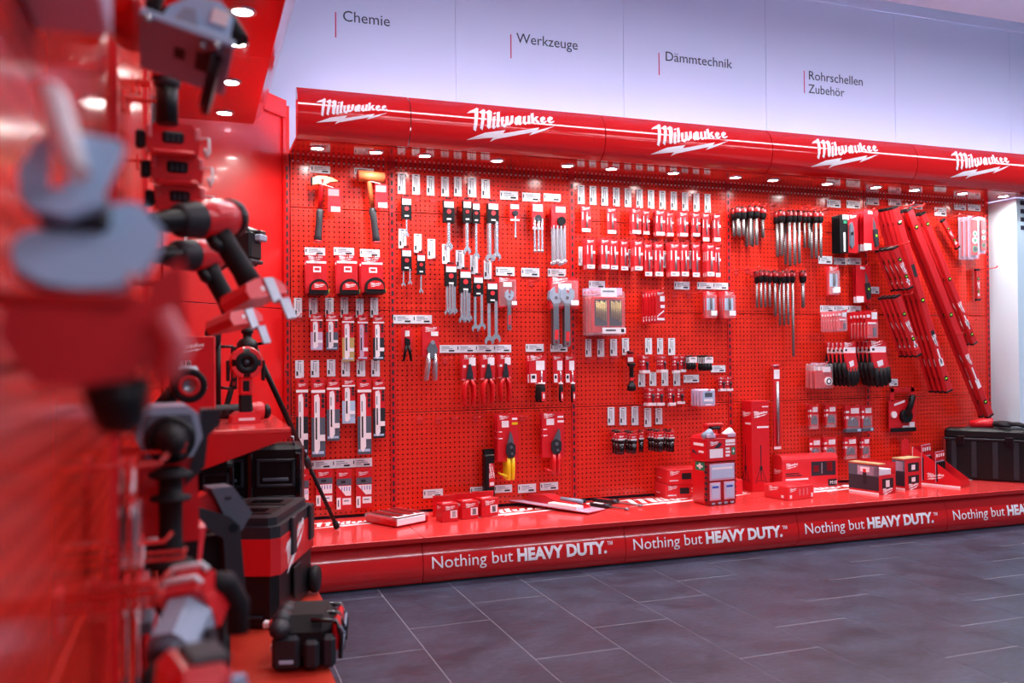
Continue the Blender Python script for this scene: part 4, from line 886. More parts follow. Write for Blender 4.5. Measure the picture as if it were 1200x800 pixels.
for px, py, L, w in ((1040, 246, .26, 'above the long stack of spirit levels'), (1055, 246, .24, 'above the longest spirit level'), (1072, 252, .22, 'above the spirit level beside the wall'), (1030, 290, .3, 'above the upper short levels'), (1034, 347, .3, 'above the lower short levels'),
                     (1100, 257, .2, 'above the tilted torpedo level'), (1143, 316, .2, 'above the upright torpedo level'), (1096, 392, .26, 'under the longest spirit level'), (1112, 376, .26, 'under the spirit level beside the wall'), (1040, 410, .3, 'under the lower short levels'), (1095, 317, .26, 'beside the middle of the long spirit levels')):
    p = P(px, py, Y=D); hook(p.x, p.z, L, f'long red wire hook {w}')
# ---------------------------------------------------------------- goods standing on the podium
def seat(a, c, z=PT):
    'frame of a thing whose front bottom edge runs between two pixels on a flat top: location of the edge middle, heading, length'
    A, B = P(*a, Z=z), P(*c, Z=z); d = B - A
    return (A + B) / 2 + Vector((0, 0, .0008)), math.atan2(d.y, d.x), d.length
def height(a, ytop, z=PT):
    A = P(*a, Z=z); return P(a[0], ytop, Y=A.y).z - z
def room(loc, rz, w, d):
    'depth a thing can have before its back corners reach the pegboard'
    far = lambda q: max(loc.y + s * w / 2 * math.sin(rz) + q * math.cos(rz) for s in (-1, 1))
    while far(d) > D - .012 and d > .03: d *= .95
    return d
def carton(name, label, cat, a, c, depth, ytop, faces, m='red_card', h=None, group=None, bev=.002):
    'closed carton; faces: (side, part, material, u0, v0, u1, v1) with side f front, l left end, r right end, t top; u, v from 0 to 1, v upwards'
    loc, rz, w = seat(a, c); h = h or height(a, ytop); depth = room(loc, rz, w, depth); t = thing(name, label, cat, loc, rz, group)
    MB().box(-w / 2, 0, 0, w / 2, depth, h, m, bev).build('carton', t)
    paint(t, w, depth, h, faces); return t, w, h
def paint(t, w, d, h, faces):
    ps = {}
    for sd, part, m, u0, v0, u1, v1 in faces:
        b = ps.setdefault(part, MB()); e = .0007
        if part == 'logo':
            s = {'f': w, 'l': d, 'r': d, 't': w}[sd] * (u1 - u0)
            if sd == 'f': logo(t, s, ((u0 + u1) / 2 * w - w / 2, -.0002, (v0 + v1) / 2 * h), (0, 0, 0), m)
            elif sd == 'l': logo(t, s, (-w / 2 - .0002, d - (u0 + u1) / 2 * d, (v0 + v1) / 2 * h), (0, 0, R(-90)), m)
            elif sd == 'r': logo(t, s, (w / 2 + .0002, (u0 + u1) / 2 * d, (v0 + v1) / 2 * h), (0, 0, R(90)), m)
            else: logo(t, s, ((u0 + u1) / 2 * w - w / 2, (v0 + v1) / 2 * d, h + .0002), (R(-90), 0, 0), m)
        elif sd == 'f': b.box((u0 - .5) * w, -e, v0 * h, (u1 - .5) * w, .0004, v1 * h, m)
        elif sd == 'l': b.box(-w / 2 - e, d * (1 - u0), v0 * h, -w / 2 + .0004, d * (1 - u1), v1 * h, m)
        elif sd == 'r': b.box(w / 2 - .0004, d * u0, v0 * h, w / 2 + e, d * u1, v1 * h, m)
        else: b.box((u0 - .5) * w, v0 * d, h - .0004, (u1 - .5) * w, v1 * d, h + e, m)
    for k, b in ps.items():
        if b.v: b.build(k, t)
# flat clear case with red inlay
loc, rz, w = seat((427, 612), (465, 619)); d = .26
t = thing('bit_case', 'low clear red case with a white label lying at the podium corner', 'case', loc, rz)
MB().box(-w / 2, 0, 0, w / 2, d, .05, 'red_card', .012).build('tray', t)
MB().box(-w / 2 - .004, -.004, .03, w / 2 + .004, d + .004, .058, 'clear_plastic', .01).build('lid', t)
for u in (.1, .42, .7): MB().box(-w / 2 + .02, d * u, .058, w / 2 - .02, d * (u + .2), .0615, 'red_dark', .003).build('rib', t)
MB().box(w / 2 - .004, .0, .012, w / 2 + .0048, d * .86, .05, 'white_print', .002).box(w / 2 - .05, .0, .058, w / 2 + .002, d * .86, .0595, 'white_print').build('label', t)
for k, (a, c, yt, wh) in enumerate((((518, 612.5), (537, 610.5), 591, 'first'), ((541.5, 609), (561, 607), 588, 'second'), ((564.5, 606.5), (584, 604), 585, 'third'))):
    t, w, h = carton('small_carton', f'{wh} small red carton from the corner with product picture, on the podium', 'carton', a, c, .09, yt,
        [('f', 'logo', 'white_print', .2, .62, .8, .9), ('f', 'picture', 'white_print', .52, .2, .94, .62), ('f', 'picture_detail', 'dark_steel', .62, .24, .84, .56), ('f', 'print', 'red_dark', .06, .62, .96, .66), ('l', 'logo', 'white_print', .2, .62, .8, .9), ('t', 'logo', 'white_print', .2, .3, .8, .6)], group='small red cartons')
    s = thing('card_holder', f'upright red plate behind the {wh} small red carton', 'display stand', P((a[0] + c[0]) / 2, a[1] - 3, Z=PT) + Vector((0, .14, .0008)), R(-4), 'red display plates')
    MB().box(-.07, 0, 0, .07, .003, .13, 'red_plastic', .001).build('plate', s); MB().box(-.07, 0, 0, .07, .05, .003, 'red_plastic').build('foot', s)
loc, rz, w = seat((574.5, 601), (586.5, 600))
t = thing('tube_case', 'tall black storage tube with red label standing behind the small cartons', 'case', loc + Vector((0, .1, 0)), rz)
h = height((580, 600), 538) + .02
MB().box(-w / 2, 0, 0, w / 2, .055, h, 'black_plastic', .008).build('body', t)
MB().box(-w * .5, .012, h, w * .5, .02, h + .03, 'black_plastic').box(-w * .5, .036, h, w * .5, .044, h + .03, 'black_plastic').box(-w * .5, .012, h + .024, w * .5, .044, h + .034, 'black_plastic').build('hang_loop', t)
MB().box(-w * .1, -.0012, h * .42, w * .44, .001, h * .84, 'red_card').box(-w * .04, -.002, h * .44, w * .38, -.001, h * .5, 'white_print').build('label', t)
logo(t, .1, (w * .16, -.0015, h * .7), (0, R(-90), 0))
# blister lying flat
A, B2 = P(612, 587, Z=PT), P(686, 601, Z=PT); dv = B2 - A
t = thing('blister_pack', 'red blister pack with white label lying face up on the podium', 'blister pack', (A + B2) / 2 + Vector((0, -.04, .016)), math.atan2(dv.y, dv.x) + R(14), None, (R(-2), R(2), math.atan2(dv.y, dv.x) + R(14)))
l = dv.length * .52
MB().box(-l, -.1, 0, l, .11, .003, 'red_card').build('card', t); MB().box(-l * .98, -.1, .003, l * .98, .11, .008, 'mauve', .002).build('rim', t)
MB().prism([(-l * .7, .008), (-l * .62, .05), (-l * .2, .062), (.0, .04), (l * .5, .034), (l * .7, .008)], -.03, .09, 'red_card').build('bubble', t)
MB().box(l * .02, -.095, .008, l * .7, -.01, .03, 'white_print', .002).build('label', t); MB().tube([(l * .1, .02, .045), (l * .6, .03, .045)], .014, 'tool_grey', 8).tube([(l * .3, .05, .045), (l * .62, .055, .045)], .012, 'ink', 8).build('tool', t)
for k, (a, c, w) in enumerate((((691, 592), (736, 598.5), 'nearer to the podium edge'), ((694, 586.5), (752, 594), 'beside the white script'))):
    A, B2 = P(*a, Z=PT), P(*c, Z=PT); dv = B2 - A; L = dv.length
    t = thing('utility_tool', f'slim black and steel hand tool lying {w}', 'hand tool', A + Vector((0, 0, .001)), math.atan2(dv.y, dv.x), 'loose hand tools')
    MB().prism([(0, 0), (L * .1, -.022), (L * .42, -.026), (L * .5, -.012), (L * .5, .014), (L * .4, .024), (L * .08, .02)], .0, .02, 'charcoal', 'z').build('handle', t)
    MB().box(L * .12, -.012, .02, L * .36, .012, .024, 'red_card' if k else 'white_print', .001).build('inlay', t)
    MB().cyl((L * .47, -.03, .012), (L * .47, .03, .012), .016, 'dark_steel', n=12).build('head', t)
    MB().box(L * .48, -.007, .006, L * .95, .007, .014, 'steel', .002).build('shaft', t); MB().lathe([(.006, -.006), (.016, -.006), (.016, .006), (.006, .006), (.006, -.006)], 'steel', (L * .97, 0, .01), 14).build('ring_end', t)
FC = [('f', 'logo', 'white_print', .06, .58, .34, .92), ('f', 'picture', 'ink', .4, .3, .66, .72), ('f', 'print', 'white_print', .72, .62, .95, .7), ('f', 'print', 'white_print', .72, .42, .92, .48), ('f', 'print', 'white_print', .06, .2, .3, .28), ('l', 'print', 'white_print', .2, .3, .5, .36)]
p0, p1 = P(780, 585, Z=PT), P(822, 582.5, Z=PT)
for k in (0, 1):
    t = thing('flat_carton', f'{["lower", "upper"][k]} flat red carton of the pair beside the first aid kit', 'carton', ((p0 + p1) / 2) + Vector((.01 * k, .0 - .01 * k, .0008 + k * .1015)), math.atan2(p1.y - p0.y, p1.x - p0.x), 'flat red cartons')
    w = (p1 - p0).length; MB().box(-w / 2, 0, 0, w / 2, .18, .1, 'red_bright', .002).build('carton', t); paint(t, w, .18, .1, FC)
p0 = P(862, 579, Z=PT)
for k in (0, 1):
    t = thing('flat_carton', f'{["lower", "upper"][k]} plain red carton of the pair between kit and tripod carton', 'carton', p0 + Vector((-.1 - .02 * k, .01, .0008 + k * .1015)), R(-4), 'plain red cartons')
    MB().box(-.1, 0, 0, .16 if k == 0 else .12, .14, .1, 'red_bright', .002).build('carton', t); MB().box(-.02, -.0007, .03, .08, .0004, .036, 'white_print').build('print', t)
# first aid kit
loc, rz, w = seat((830, 593), (863, 589.5)); d = .17; h = height((830, 593), 512)
t = thing('first_aid_kit', 'red first aid kit box with clear lid compartments and carry handle', 'first aid kit', loc, rz)
MB().box(-w / 2, .03, 0, w / 2, d, h * .62, 'red_plastic', .012).build('body', t)
fr = MB().box(-w / 2 - .002, 0, .0, w / 2 + .002, .034, h * .63, 'red_dark', .008)
for i in range(7): fr.box(-w / 2 - .006, .004, .03 + i * h * .08, -w / 2, .03, .03 + i * h * .08 + .016, 'charcoal', .002).box(w / 2, .004, .03 + i * h * .08, w / 2 + .006, .03, .03 + i * h * .08 + .016, 'charcoal', .002)
for i in range(4): fr.box(-w * .38 + i * w * .22, -.004, .004, -w * .26 + i * w * .22, .03, .018, 'tool_grey', .002)
fr.build('lid_frame', t)
for nm, x0, z0, x1, z1 in (('upper', -.44, .36, .44, .6), ('lower', -.44, .07, -.06, .33), ('lower', .06, .07, .44, .33)):
    wn = MB().box(x0 * w, -.003, z0 * h, x1 * w, .003, z1 * h, 'mauve', .006).build('window', t)
    MB().box((x0 + .05) * w, -.006, (z0 + .025) * h, (x1 - .05) * w, -.002, (z1 - .025) * h, 'ice_blue', .004).build('content', wn)
    MB().box((x0 + .07) * w, -.0066, (z1 - .08) * h, (x1 - .09) * w, -.0055, (z1 - .05) * h, 'blue' if nm == 'lower' else 'white_print').build('content_print', wn)
s = MB().box(-w / 2 - .006, -.004, h * .64, w / 2 + .006, d + .004, h * .97, 'red_card', .003).prism([(-w * .5, h * .96), (w * .5, h * .96), (w * .46, h * 1.0), (.0, h * 1.03), (-w * .46, h)], .0, d, 'red_card').build('card_sleeve', t)
logo(s, w * .3, (-w * .28, -.0045, h * .9)); q = MB()
q.box(-w * .44, -.005, h * .69, w * .02, -.0035, h * .82, 'white_print').prism([(-w * .3, h * .83), (-w * .12, h * .83), (w * .0, h * .89), (-w * .1, h * .91)], -.005, -.0035, 'dark_print')
for i, (u, v, l, th) in enumerate(((.12, .9, .34, .022), (.12, .86, .34, .012), (.12, .8, .14, .014), (.12, .75, .16, .014), (.12, .7, .14, .014))): q.box(u * w, -.005, v * h, (u + l) * w, -.0035, v * h + th, 'white_print')
q.box(w * .33, -.005, h * .72, w * .46, -.0035, h * .83, 'green').box(w * .36, -.0056, h * .765, w * .43, -.0048, h * .785, 'white_print').box(w * .385, -.0056, h * .745, w * .405, -.0048, h * .805, 'white_print').build('sleeve_print', s)
g = MB().box(-w / 2 - .0012, d * .2, h * .5, -w / 2 + .001, d * .75, h * .62, 'green').box(-w / 2 - .002, d * .3, h * .545, -w / 2 - .001, d * .65, h * .575, 'white_print').box(-w / 2 - .002, d * .42, h * .52, -w / 2 - .001, d * .53, h * .6, 'white_print').build('cross_sticker', t)
MB().box(-w / 2 - .0072, d * .2, h * .86, -w / 2 - .0055, d * .8, h * .9, 'white_print').box(-w / 2 - .0072, d * .2, h * .76, -w / 2 - .0055, d * .5, h * .79, 'white_print').prism([(d * .5, h * .72), (d * .9, h * .76), (d * .85, h * .8)], -w / 2 - .0072, -w / 2 - .0055, 'dark_print', 'x').build('sleeve_side_print', s)
hd = MB().box(-w * .3, d * .35, h, -w * .24, d * .6, h * 1.14, 'red_plastic', .004).box(w * .2, d * .35, h, w * .26, d * .6, h * 1.14, 'red_plastic', .004).box(-w * .32, d * .33, h * 1.13, w * .28, d * .62, h * 1.18, 'red_plastic', .006).build('handle', t)
MB().box(-w * .16, d * .3, h * 1.085, w * .16, d * .65, h * 1.13, 'black_rubber', .006).build('handle_grip', hd)
for x, m2 in ((-.36, 'tool_grey'), (.36, 'white_print')):
    b = MB().tube([(x * w - .05, .03, h * 1.0), (x * w, .02, h * 1.05), (x * w + .05, .05, h * .99)], [.02, .03, .02], m2, 10).box(x * w - .035, -.008, h * .98, x * w + .03, .01, h * 1.04, 'mauve', .004); b.build('latch', t)
# tripod carton
TR = [('f', 'logo', 'white_print', .1, .8, .9, .9), ('l', 'logo', 'white_print', .1, .8, .9, .9), ('f', 'print', 'white_print', .3, .7, .95, .72), ('l', 'print', 'white_print', .35, .74, .9, .76), ('f', 'print', 'white_print', .6, .93, .95, .94)]
t, w, h = carton('tripod_carton', 'tall red carton with black tripod pictures standing on the podium', 'carton', (881.8, 576.5), (902.5, 575), .14, 470, TR)
for sd, (ox, rzz) in (('f', (0, 0)), ('l', (-w / 2, R(-90)))):
    b = MB(); hh = h * .42
    b.box(-.004, -.0008, hh * .45, .004, .0004, hh + .06, 'ink')
    for s in (-1, 1): b.prism([(s * .004, hh * .6), (s * .008, hh * .6), (s * .05, .06), (s * .044, .06)], -.0008, .0004, 'ink').prism([(s * .012, hh * .3), (s * .03, hh * .28), (s * .03, hh * .26), (s * .012, hh * .28)], -.0008, .0004, 'ink')
    b.box(-.012, -.0008, hh * .56, .012, .0004, hh * .66, 'ink').box(-.003, -.0008, .07, .003, .0004, hh * .5, 'ink')
    b.build('picture', t, (0, 0, 0) if sd == 'f' else (-w / 2 - .0001, .08, 0), (0, 0, rzz))
# large carton with rounded end
loc, rz, w = seat((917, 574), (982, 570)); loc += Vector((0, .0, 0)); h = height((917, 574), 534); d = room(loc, rz, w, .17)
t = thing('tool_carton', 'large red carton with rounded end and dark product picture on the podium', 'carton', loc, rz)
pr = [(d * .5 * 0 + .0, 0), (0, h * .8)] + [(d * .3 - d * .3 * math.cos(R(a)), h * .8 + h * .2 * math.sin(R(a))) for a in (20, 45, 70, 90)] + [(d, h), (d, 0)]
MB().prism(pr, -w / 2, w / 2, 'red_bright', 'x').build('carton', t)
paint(t, w, d, h, [('f', 'logo', 'white_print', .06, .56, .28, .8), ('f', 'picture', 'dark_print', .52, .36, .96, .78), ('f', 'picture_detail', 'red_card', .56, .48, .66, .66), ('f', 'picture_detail', 'red_card', .8, .48, .9, .76), ('f', 'picture_detail', 'white_print', .7, .42, .72, .74), ('f', 'print', 'ink', .06, .44, .3, .47), ('f', 'print', 'ink', .06, .38, .34, .41), ('f', 'print', 'white_print', .06, .26, .46, .31), ('f', 'print', 'ink', .82, .04, .98, .24), ('l', 'logo', 'white_print', .1, .3, .9, .7)])
text('print', 'M18', .035, 'white_print', t, (w * .35, -.001, h * .09))
t, w, h = carton('flat_carton', 'low red carton lying in front of the large tool carton', 'carton', (924.5, 587), (954, 583), .22, 571, [('f', 'logo', 'white_print', .04, .6, .3, .9), ('f', 'print', 'white_print', .88, .1, .95, .4), ('f', 'print', 'pink_card', .4, .3, .46, .8), ('f', 'print', 'pink_card', .55, .3, .61, .8), ('f', 'print', 'pink_card', .7, .3, .76, .8), ('l', 'logo', 'white_print', .2, .6, .6, .9), ('f', 'print', 'white_print', .04, .15, .12, .4), ('l', 'print', 'white_print', .7, .15, .8, .35), ('t', 'seam', 'red_card', .48, 0, .5, 1)], m='red_bright')
# open fronted display cartons
def display_carton(label, a, c, depth, ytop, cut, tool):
    loc, rz, w = seat(a, c); h = height(a, ytop); t = thing('display_carton', label, 'display carton', loc, rz, 'open display cartons')
    e = .004
    b = MB().box(-w / 2, 0, 0, w / 2, e, h, 'red_card').box(-w / 2, depth - e, 0, w / 2, depth, h, 'red_card').box(-w / 2, 0, 0, -w / 2 + e, depth, h, 'red_card').box(-w / 2, 0, 0, w / 2, depth, e, 'red_card')
    b.box(w / 2 - e, 0, 0, w / 2, depth, h * (.62 if cut else .98), 'red_card').box(-w / 2 - .002, -.002, h - .006, w / 2, depth * (.4 if cut else 1), h, 'cardboard'); b.build('tray', t)
    MB().box(-w / 2, -.0012, h * .12, w / 2, .0004, h * .58, 'dark_print').box(-w / 2, -.0012, h * .58, w / 2, .0004, h * .94, 'slate').box(-w * .2, -.0012, h * .6, w * .5, .0004, h * .9, 'mauve').box(-w / 2, -.0012, 0, w / 2, .0004, h * .06, 'white_print').build('printed_side', t)
    if tool: MB().box(-w * .02, -.0022, h * .3, w * .1, -.001, h * .84, 'ink').box(-w * .1, -.0026, h * .7, w * .2, -.001, h * .86, 'white_print').box(-w * .01, -.0032, h * .68, w * .09, -.002, h * .8, 'red_card').build('picture', t)
    for v in ((.18, .44), (.56, .84)) if not cut else ((.16, .5),):
        MB().box(w / 2 - .001, depth * .2, h * v[0], w / 2 + .0012, depth * .85, h * v[1], 'ink').box(w / 2, depth * .4, h * (v[0] + .06), w / 2 + .002, depth * .62, h * (v[1] - .06), 'white_print').build('window', t)
    logo(t, depth * .6, (w / 2 + .0012, depth * .5, h * .08), (0, 0, R(90)))
    MB().box(-w / 2 + .008, .01, .005, w / 2 - .008, depth * .8, h * .8, 'white_tag', .004).build('folded_contents', t)
display_carton('longer open display carton with tool picture and cut out end', (995, 575), (1030, 580), .2, 540, 1, 1)
display_carton('shorter open display carton with two windows in its end', (1046, 572.5), (1060.5, 574.5), .2, 536, 0, 0)
loc = P(1033, 556, Z=PT) + Vector((0, .0, .0008)); loc.y = min(loc.y + .08, 5.42)
t = thing('flyer_stand', 'red flyer stand with rounded tongue behind the display cartons', 'flyer stand', loc, R(10))
hs = height((1033, 556), 510)
MB().box(-.06, 0, 0, .06, .05, hs * .62, 'red_card', .002).build('pocket', t)
MB().prism([(-.058 + .046 * (1 - math.cos(R(a))), hs * .82 + hs * .18 * math.sin(R(a))) for a in range(0, 181, 15)] + [(.034, .02), (-.058, .02)], .04, .044, 'red_bright').build('tongue', t)
MB().box(.01, -.004, hs * .4, .062, .0, hs * .8, 'white_print').box(.02, -.0052, hs * .5, .055, -.003, hs * .72, 'slate').build('flyer', t)
MB().box(-.05, -.0012, hs * .3, .0, .0004, hs * .5, 'white_print').build('print', t)
# slanted tray of packs
loc, rz, w = seat((1076, 567), (1125.5, 572)); d = .17; h0 = height((1076, 567), 524)
t = thing('pack_tray', 'slanted red counter tray holding small black packs', 'counter tray', loc, rz)
side = [(-w * .62, 0), (w / 2, 0), (w / 2, .05), (-w * .2, h0 * .72), (-w * .62, h0)]
MB().prism(side, 0, .003, 'red_card').build('side_wall', t); MB().prism(side, d - .003, d, 'red_card').build('side_wall', t)
MB().box(-w * .62, .003, 0, w / 2, d - .003, .004, 'cardboard').box(-w * .62, .003, 0, -w * .615, d - .003, h0, 'red_card').box(w / 2 - .004, .003, 0, w / 2, d - .003, .05, 'red_card').build('bottom', t)
logo(t, w * .42, (-w * .08, -.0002, h0 * .24)); MB().box(-w * .5, -.001, 0, w * .5, .0004, .012, 'white_print').build('foot_print', t)
tz = Matrix.Translation(loc) @ Matrix.Rotation(rz, 4, 'Z')
def f_counter(k):
    k.r('card', 'mauve', 0, 0, 1, 1, 0, .002).r('header', 'red_card', .04, .02, .96, .3, .002, .005).r('print', 'white_print', .2, .08, .8, .18, .005, .006).r('body', 'black_plastic', .1, .34, .9, .98, .002, .014, .003)
for r_ in range(2):
    for c_ in range(4):
        q = tz @ Vector((-w * .5 + .03 + r_ * .1, .012 + c_ * .04, h0 * (1.06 - .16 * r_) + .003))
        goods('counter', .036, h0 * (.98 - .16 * r_), f_counter, 'carded_pack', f'{ORD[c_]} small black carded pack in the {["rear", "front"][r_]} row of the counter tray', 'carded pack', q, 'packs in the counter tray', (0, 0, rz + R(90)))
# black case with gloves on top
loc, rz, w = seat((1107, 560), (1203, 566)); h = height((1107, 560), 501); d = .24; loc = loc + Vector((-.02, -.02, 0)); d = room(loc, rz, w, d)
t = thing('tool_case', 'big black lidded tool case at the end of the podium', 'tool case', loc, rz)
MB().box(-w / 2 + .01, .01, 0, w / 2 - .01, d - .01, h * .82, 'black_plastic', .012).build('body', t)
MB().box(-w / 2, 0, h * .8, w / 2, d, h, 'black_plastic', .018).box(-w / 2 - .004, -.004, h * .78, w / 2 + .004, d + .004, h * .82, 'charcoal', .004).build('lid', t)
b = MB()
for x in (-.38, -.13, .13, .38): b.box(x * w - .02, .002, .02, x * w + .02, .014, h * .76, 'charcoal', .004)
b.build('rib', t)
for x in (-.3, .3): MB().box(x * w - .03, -.01, h * .68, x * w + .03, .004, h * .86, 'black_gloss', .004).build('latch', t)
for x in (-.25, .1): MB().box(x * w, .04, h, x * w + .2, .24, h + .006, 'charcoal', .003).build('lid_pad', t)
tm = Matrix.Translation(loc) @ Matrix.Rotation(rz, 4, 'Z')
gl = tm @ Vector((w * .1, .05, h + .017))
t = thing('work_glove', 'black glove with red cuff lying on the big black case', 'glove', gl, rz)
MB().tube([(-.16, .04, .012), (-.08, .05, .02), (0, .05, .025)], [.03, .036, .04], 'red_card', 10).build('cuff', t)
b = MB().ball((.06, .05, .02), (.09, .06, .026), 'black_rubber', 14); b.build('palm', t)
for k in range(4): MB().tube([(.1, .01 + .025 * k, .02), (.17, .005 + .028 * k, .022), (.235 - .015 * abs(k - 1.5), 0 + .03 * k, .01)], [.014, .014, .011], 'black_rubber', 8).build('finger', t)
MB().tube([(.02, .0, .02), (.07, -.028, .018), (.12, -.034, .012)], [.016, .015, .011], 'black_rubber', 8).build('thumb', t)

# ---------------------------------------------------------------- the near display: pegboards, canopy, shelf
for i, (ya, yb) in enumerate(((-.6, .62), (.65, 1.87), (1.9, 3.08), (3.11, 4.72))):
    wn = ['outside the view', 'behind the jigsaw', 'behind the drills', 'behind the shelf'][i]
    for j, (za, zb) in enumerate(ROWZ):
        o = MB().box(0, 0, 0, yb - ya, .014, zb - za, 'pegboard', .002).build('pegboard_panel', None, (XL, ya, za), (0, 0, R(90)))
        tag(o, f'{ROWN[j]} red perforated panel of the near display {wn}', 'pegboard', 'pegboard panels of the near display')
for y, wn in ((.635, 'outside the view'), (1.885, 'before the circular saw'), (3.095, 'beside the shelf')):
    b = MB().box(XL - .03, y - .0145, .28, XL + .012, y + .0145, 2.49, 'red_bright'); z = .32
    while z < 2.4: b.box(XL + .0115, y - .005, z, XL + .0125, y + .005, z + .03, 'ink'); z += .05
    tag(b.build('slotted_upright'), f'red slotted upright of the near display {wn}', 'upright', 'slotted uprights')
LP = smooth_prof([(.295, 2.492), (.335, 2.535), (.36, 2.59), (.368, 2.65), (.355, 2.71), (.325, 2.785)])
b = MB().prism(LP + [(.28, 2.785), (.28, 2.492)], .3, 4.79, 'red_gloss', 'y', None, True)
tag(b.build('canopy_fascia'), 'curved red canopy front of the near display seen from below', 'canopy')
tag(MB().box(XL - .1, .3, SOFF, .279, 4.79, SOFF + .02, 'red_soffit').box(.279, .3, SOFF, .3, 4.79, SOFF + .002, 'red_soffit').build('canopy_soffit'), 'red canopy underside of the near display with a line of downlights', 'canopy soffit')
for k, (x, y) in enumerate(((.149, 4.614), (.158, 4.086), (.161, 3.575), (.166, 3.23), (.166, 2.75), (.166, 2.25), (.166, 1.7))):
    downlight(x, y, SOFF, f'{ORD[k]} round downlight from the corner in the near display canopy', 'downlights of the near display canopy', E_DOWN * .14)
SH = 1.015
t = thing('shelf', 'red steel shelf with sloping end brackets above the black cases', 'shelf', (XL, 3.28, SH))
MB().box(.002, 0, -.018, .48, .97, 0, 'red_top', .003).build('board', t)
for y in (0, .955): MB().prism([(.002, -.0185), (.478, -.0185), (.478, -.035), (.14, -.15), (.002, -.17)], y, y + .004, 'red_sheet').build('bracket', t)
MB().box(.477, 0, -.036, .481, .97, -.002, 'red_sheet').build('lip', t)
def frame(name, label, cat, px, py, Y, fwd, up=(0, 0, 1), group=None, k=1.):
    'an Empty at a point seen in the photograph, its -y axis along fwd'
    loc = P(px, py, Y=Y); f = -Vector(fwd).normalized(); u = Vector(up); x = f.cross(u).normalized(); z = x.cross(f)
    t = thing(name, label, cat, loc, 0, group, Matrix((x, f, z)).transposed().to_euler()); t.scale = (k, k, k); return t
# carton on the shelf
loc, rz, w = seat((200, 496), (250, 496), SH); w = .152
t = thing('tool_carton', 'upright red carton with white script and black M18 lettering on the shelf', 'carton', (P(225, 420, Y=3.35).x, 3.35, SH + .0006), R(-3))
h = P(225, 394, Y=3.35).z - SH
MB().box(-w / 2, 0, 0, w / 2, .13, h, 'red_card', .002).build('carton', t)
paint(t, w, .13, h, [('f', 'logo', 'white_print', .1, .78, .78, .95), ('f', 'plate', 'white_print', .1, .66, .48, .735), ('f', 'print', 'pink_card', .4, .1, .7, .13), ('f', 'print', 'pink_card', .4, .16, .66, .18)])
text('print', 'M', .026, 'red_card', t, (-w * .385, -.0012, h * .673), bold=.001); text('print', '18', .026, 'ink', t, (-w * .2, -.0012, h * .673), bold=.001)
MB().prism([(-w * .3, h * .5), (-w * .1, h * .6), (w * .25, h * .56), (w * .35, h * .44), (-w * .2, h * .4)], -.0014, 0, 'tool_grey').build('picture', t)
# tool with a round rubber nose in front of it
t = frame('grinder', 'black tool with round rubber nose and red ring in front of the upright carton', 'power tool', 222, 452, 2.7, (.12, -1, -.02))
MB().lathe([(.0, .005), (.014, .0), (.018, -.004)], 'steel', (0, 0, 0), 18, None, 'y').build('spindle', t)
MB().lathe([(.018, -.002), (.026, -.008), (.031, -.004), (.031, .006)], 'red_bright', (0, 0, 0), 22, None, 'y').build('ring', t)
MB().lathe([(.03, .002), (.044, -.006), (.05, .004), (.05, .04), (.044, .06), (.036, .1), (.03, .2), (0, .2)], 'black_rubber', (0, 0, 0), 22, None, 'y').build('body', t)
MB().prism([(.02, .045), (.07, .055), (.1, .04), (.12, .03), (.1, .02), (.02, .03)], -.028, .028, 'tool_grey', 'x').build('gear_case', t)
MB().tube([(-.02, .1, -.01), (-.06, .13, -.06), (-.075, .14, -.12)], [.024, .024, .02], 'black_plastic', 10).build('grip', t)
# pivoting spot lamp on the shelf
t = frame('spot_lamp', 'red spot lamp with round black face standing on the shelf', 'lamp', 289, 425, 3.55, (.1, -1, 0)); zb = SH - t.location.z
MB().lathe([(.0, .0), (.016, -.004), (.02, -.012), (.03, -.016), (.052, -.006), (.056, .0)], 'black_plastic', (0, 0, 0), 22, None, 'y').build('face', t)
MB().lathe([(.0, -.004), (.014, -.006), (.014, .0)], 'dark_steel', (0, 0, 0), 16, None, 'y').build('lens', t)
hd = MB()
for a0 in (15, 105, 195, 285):
    pts = [(.058 * math.cos(R(a0 + a)), .058 * math.sin(R(a0 + a))) for a in range(0, 61, 12)] + [(.044 * math.cos(R(a0 + a)), .044 * math.sin(R(a0 + a))) for a in range(60, -1, -12)]
    hd.prism(pts, -.012, .02, 'red_bright')
hd.lathe([(.056, .0), (.064, .012), (.062, .04), (.045, .09), (0, .09)], 'red_plastic', (0, 0, 0), 22, None, 'y').build('head', t)
for x in (-.066, .066): MB().box(x - .006, .01, -.07, x + .006, .04, .01, 'black_plastic', .003).build('yoke', t)
MB().box(-.026, .01, -.125, .026, .05, -.05, 'red_plastic', .006).box(-.024, .015, zb + .04, .024, .05, -.12, 'black_rubber', .006).build('stem', t)
MB().box(-.012, .006, -.11, .012, .012, -.07, 'black_plastic', .003).build('switch', t)
MB().prism([(-.056, zb + .0008), (.056, zb + .0008), (.052, zb + .028), (.03, zb + .044), (-.03, zb + .044), (-.052, zb + .028)], .0, .1, 'red_bright').build('base', t)
MB().box(-.03, -.001, zb + .012, .03, .002, zb + .022, 'white_print').build('print', t)
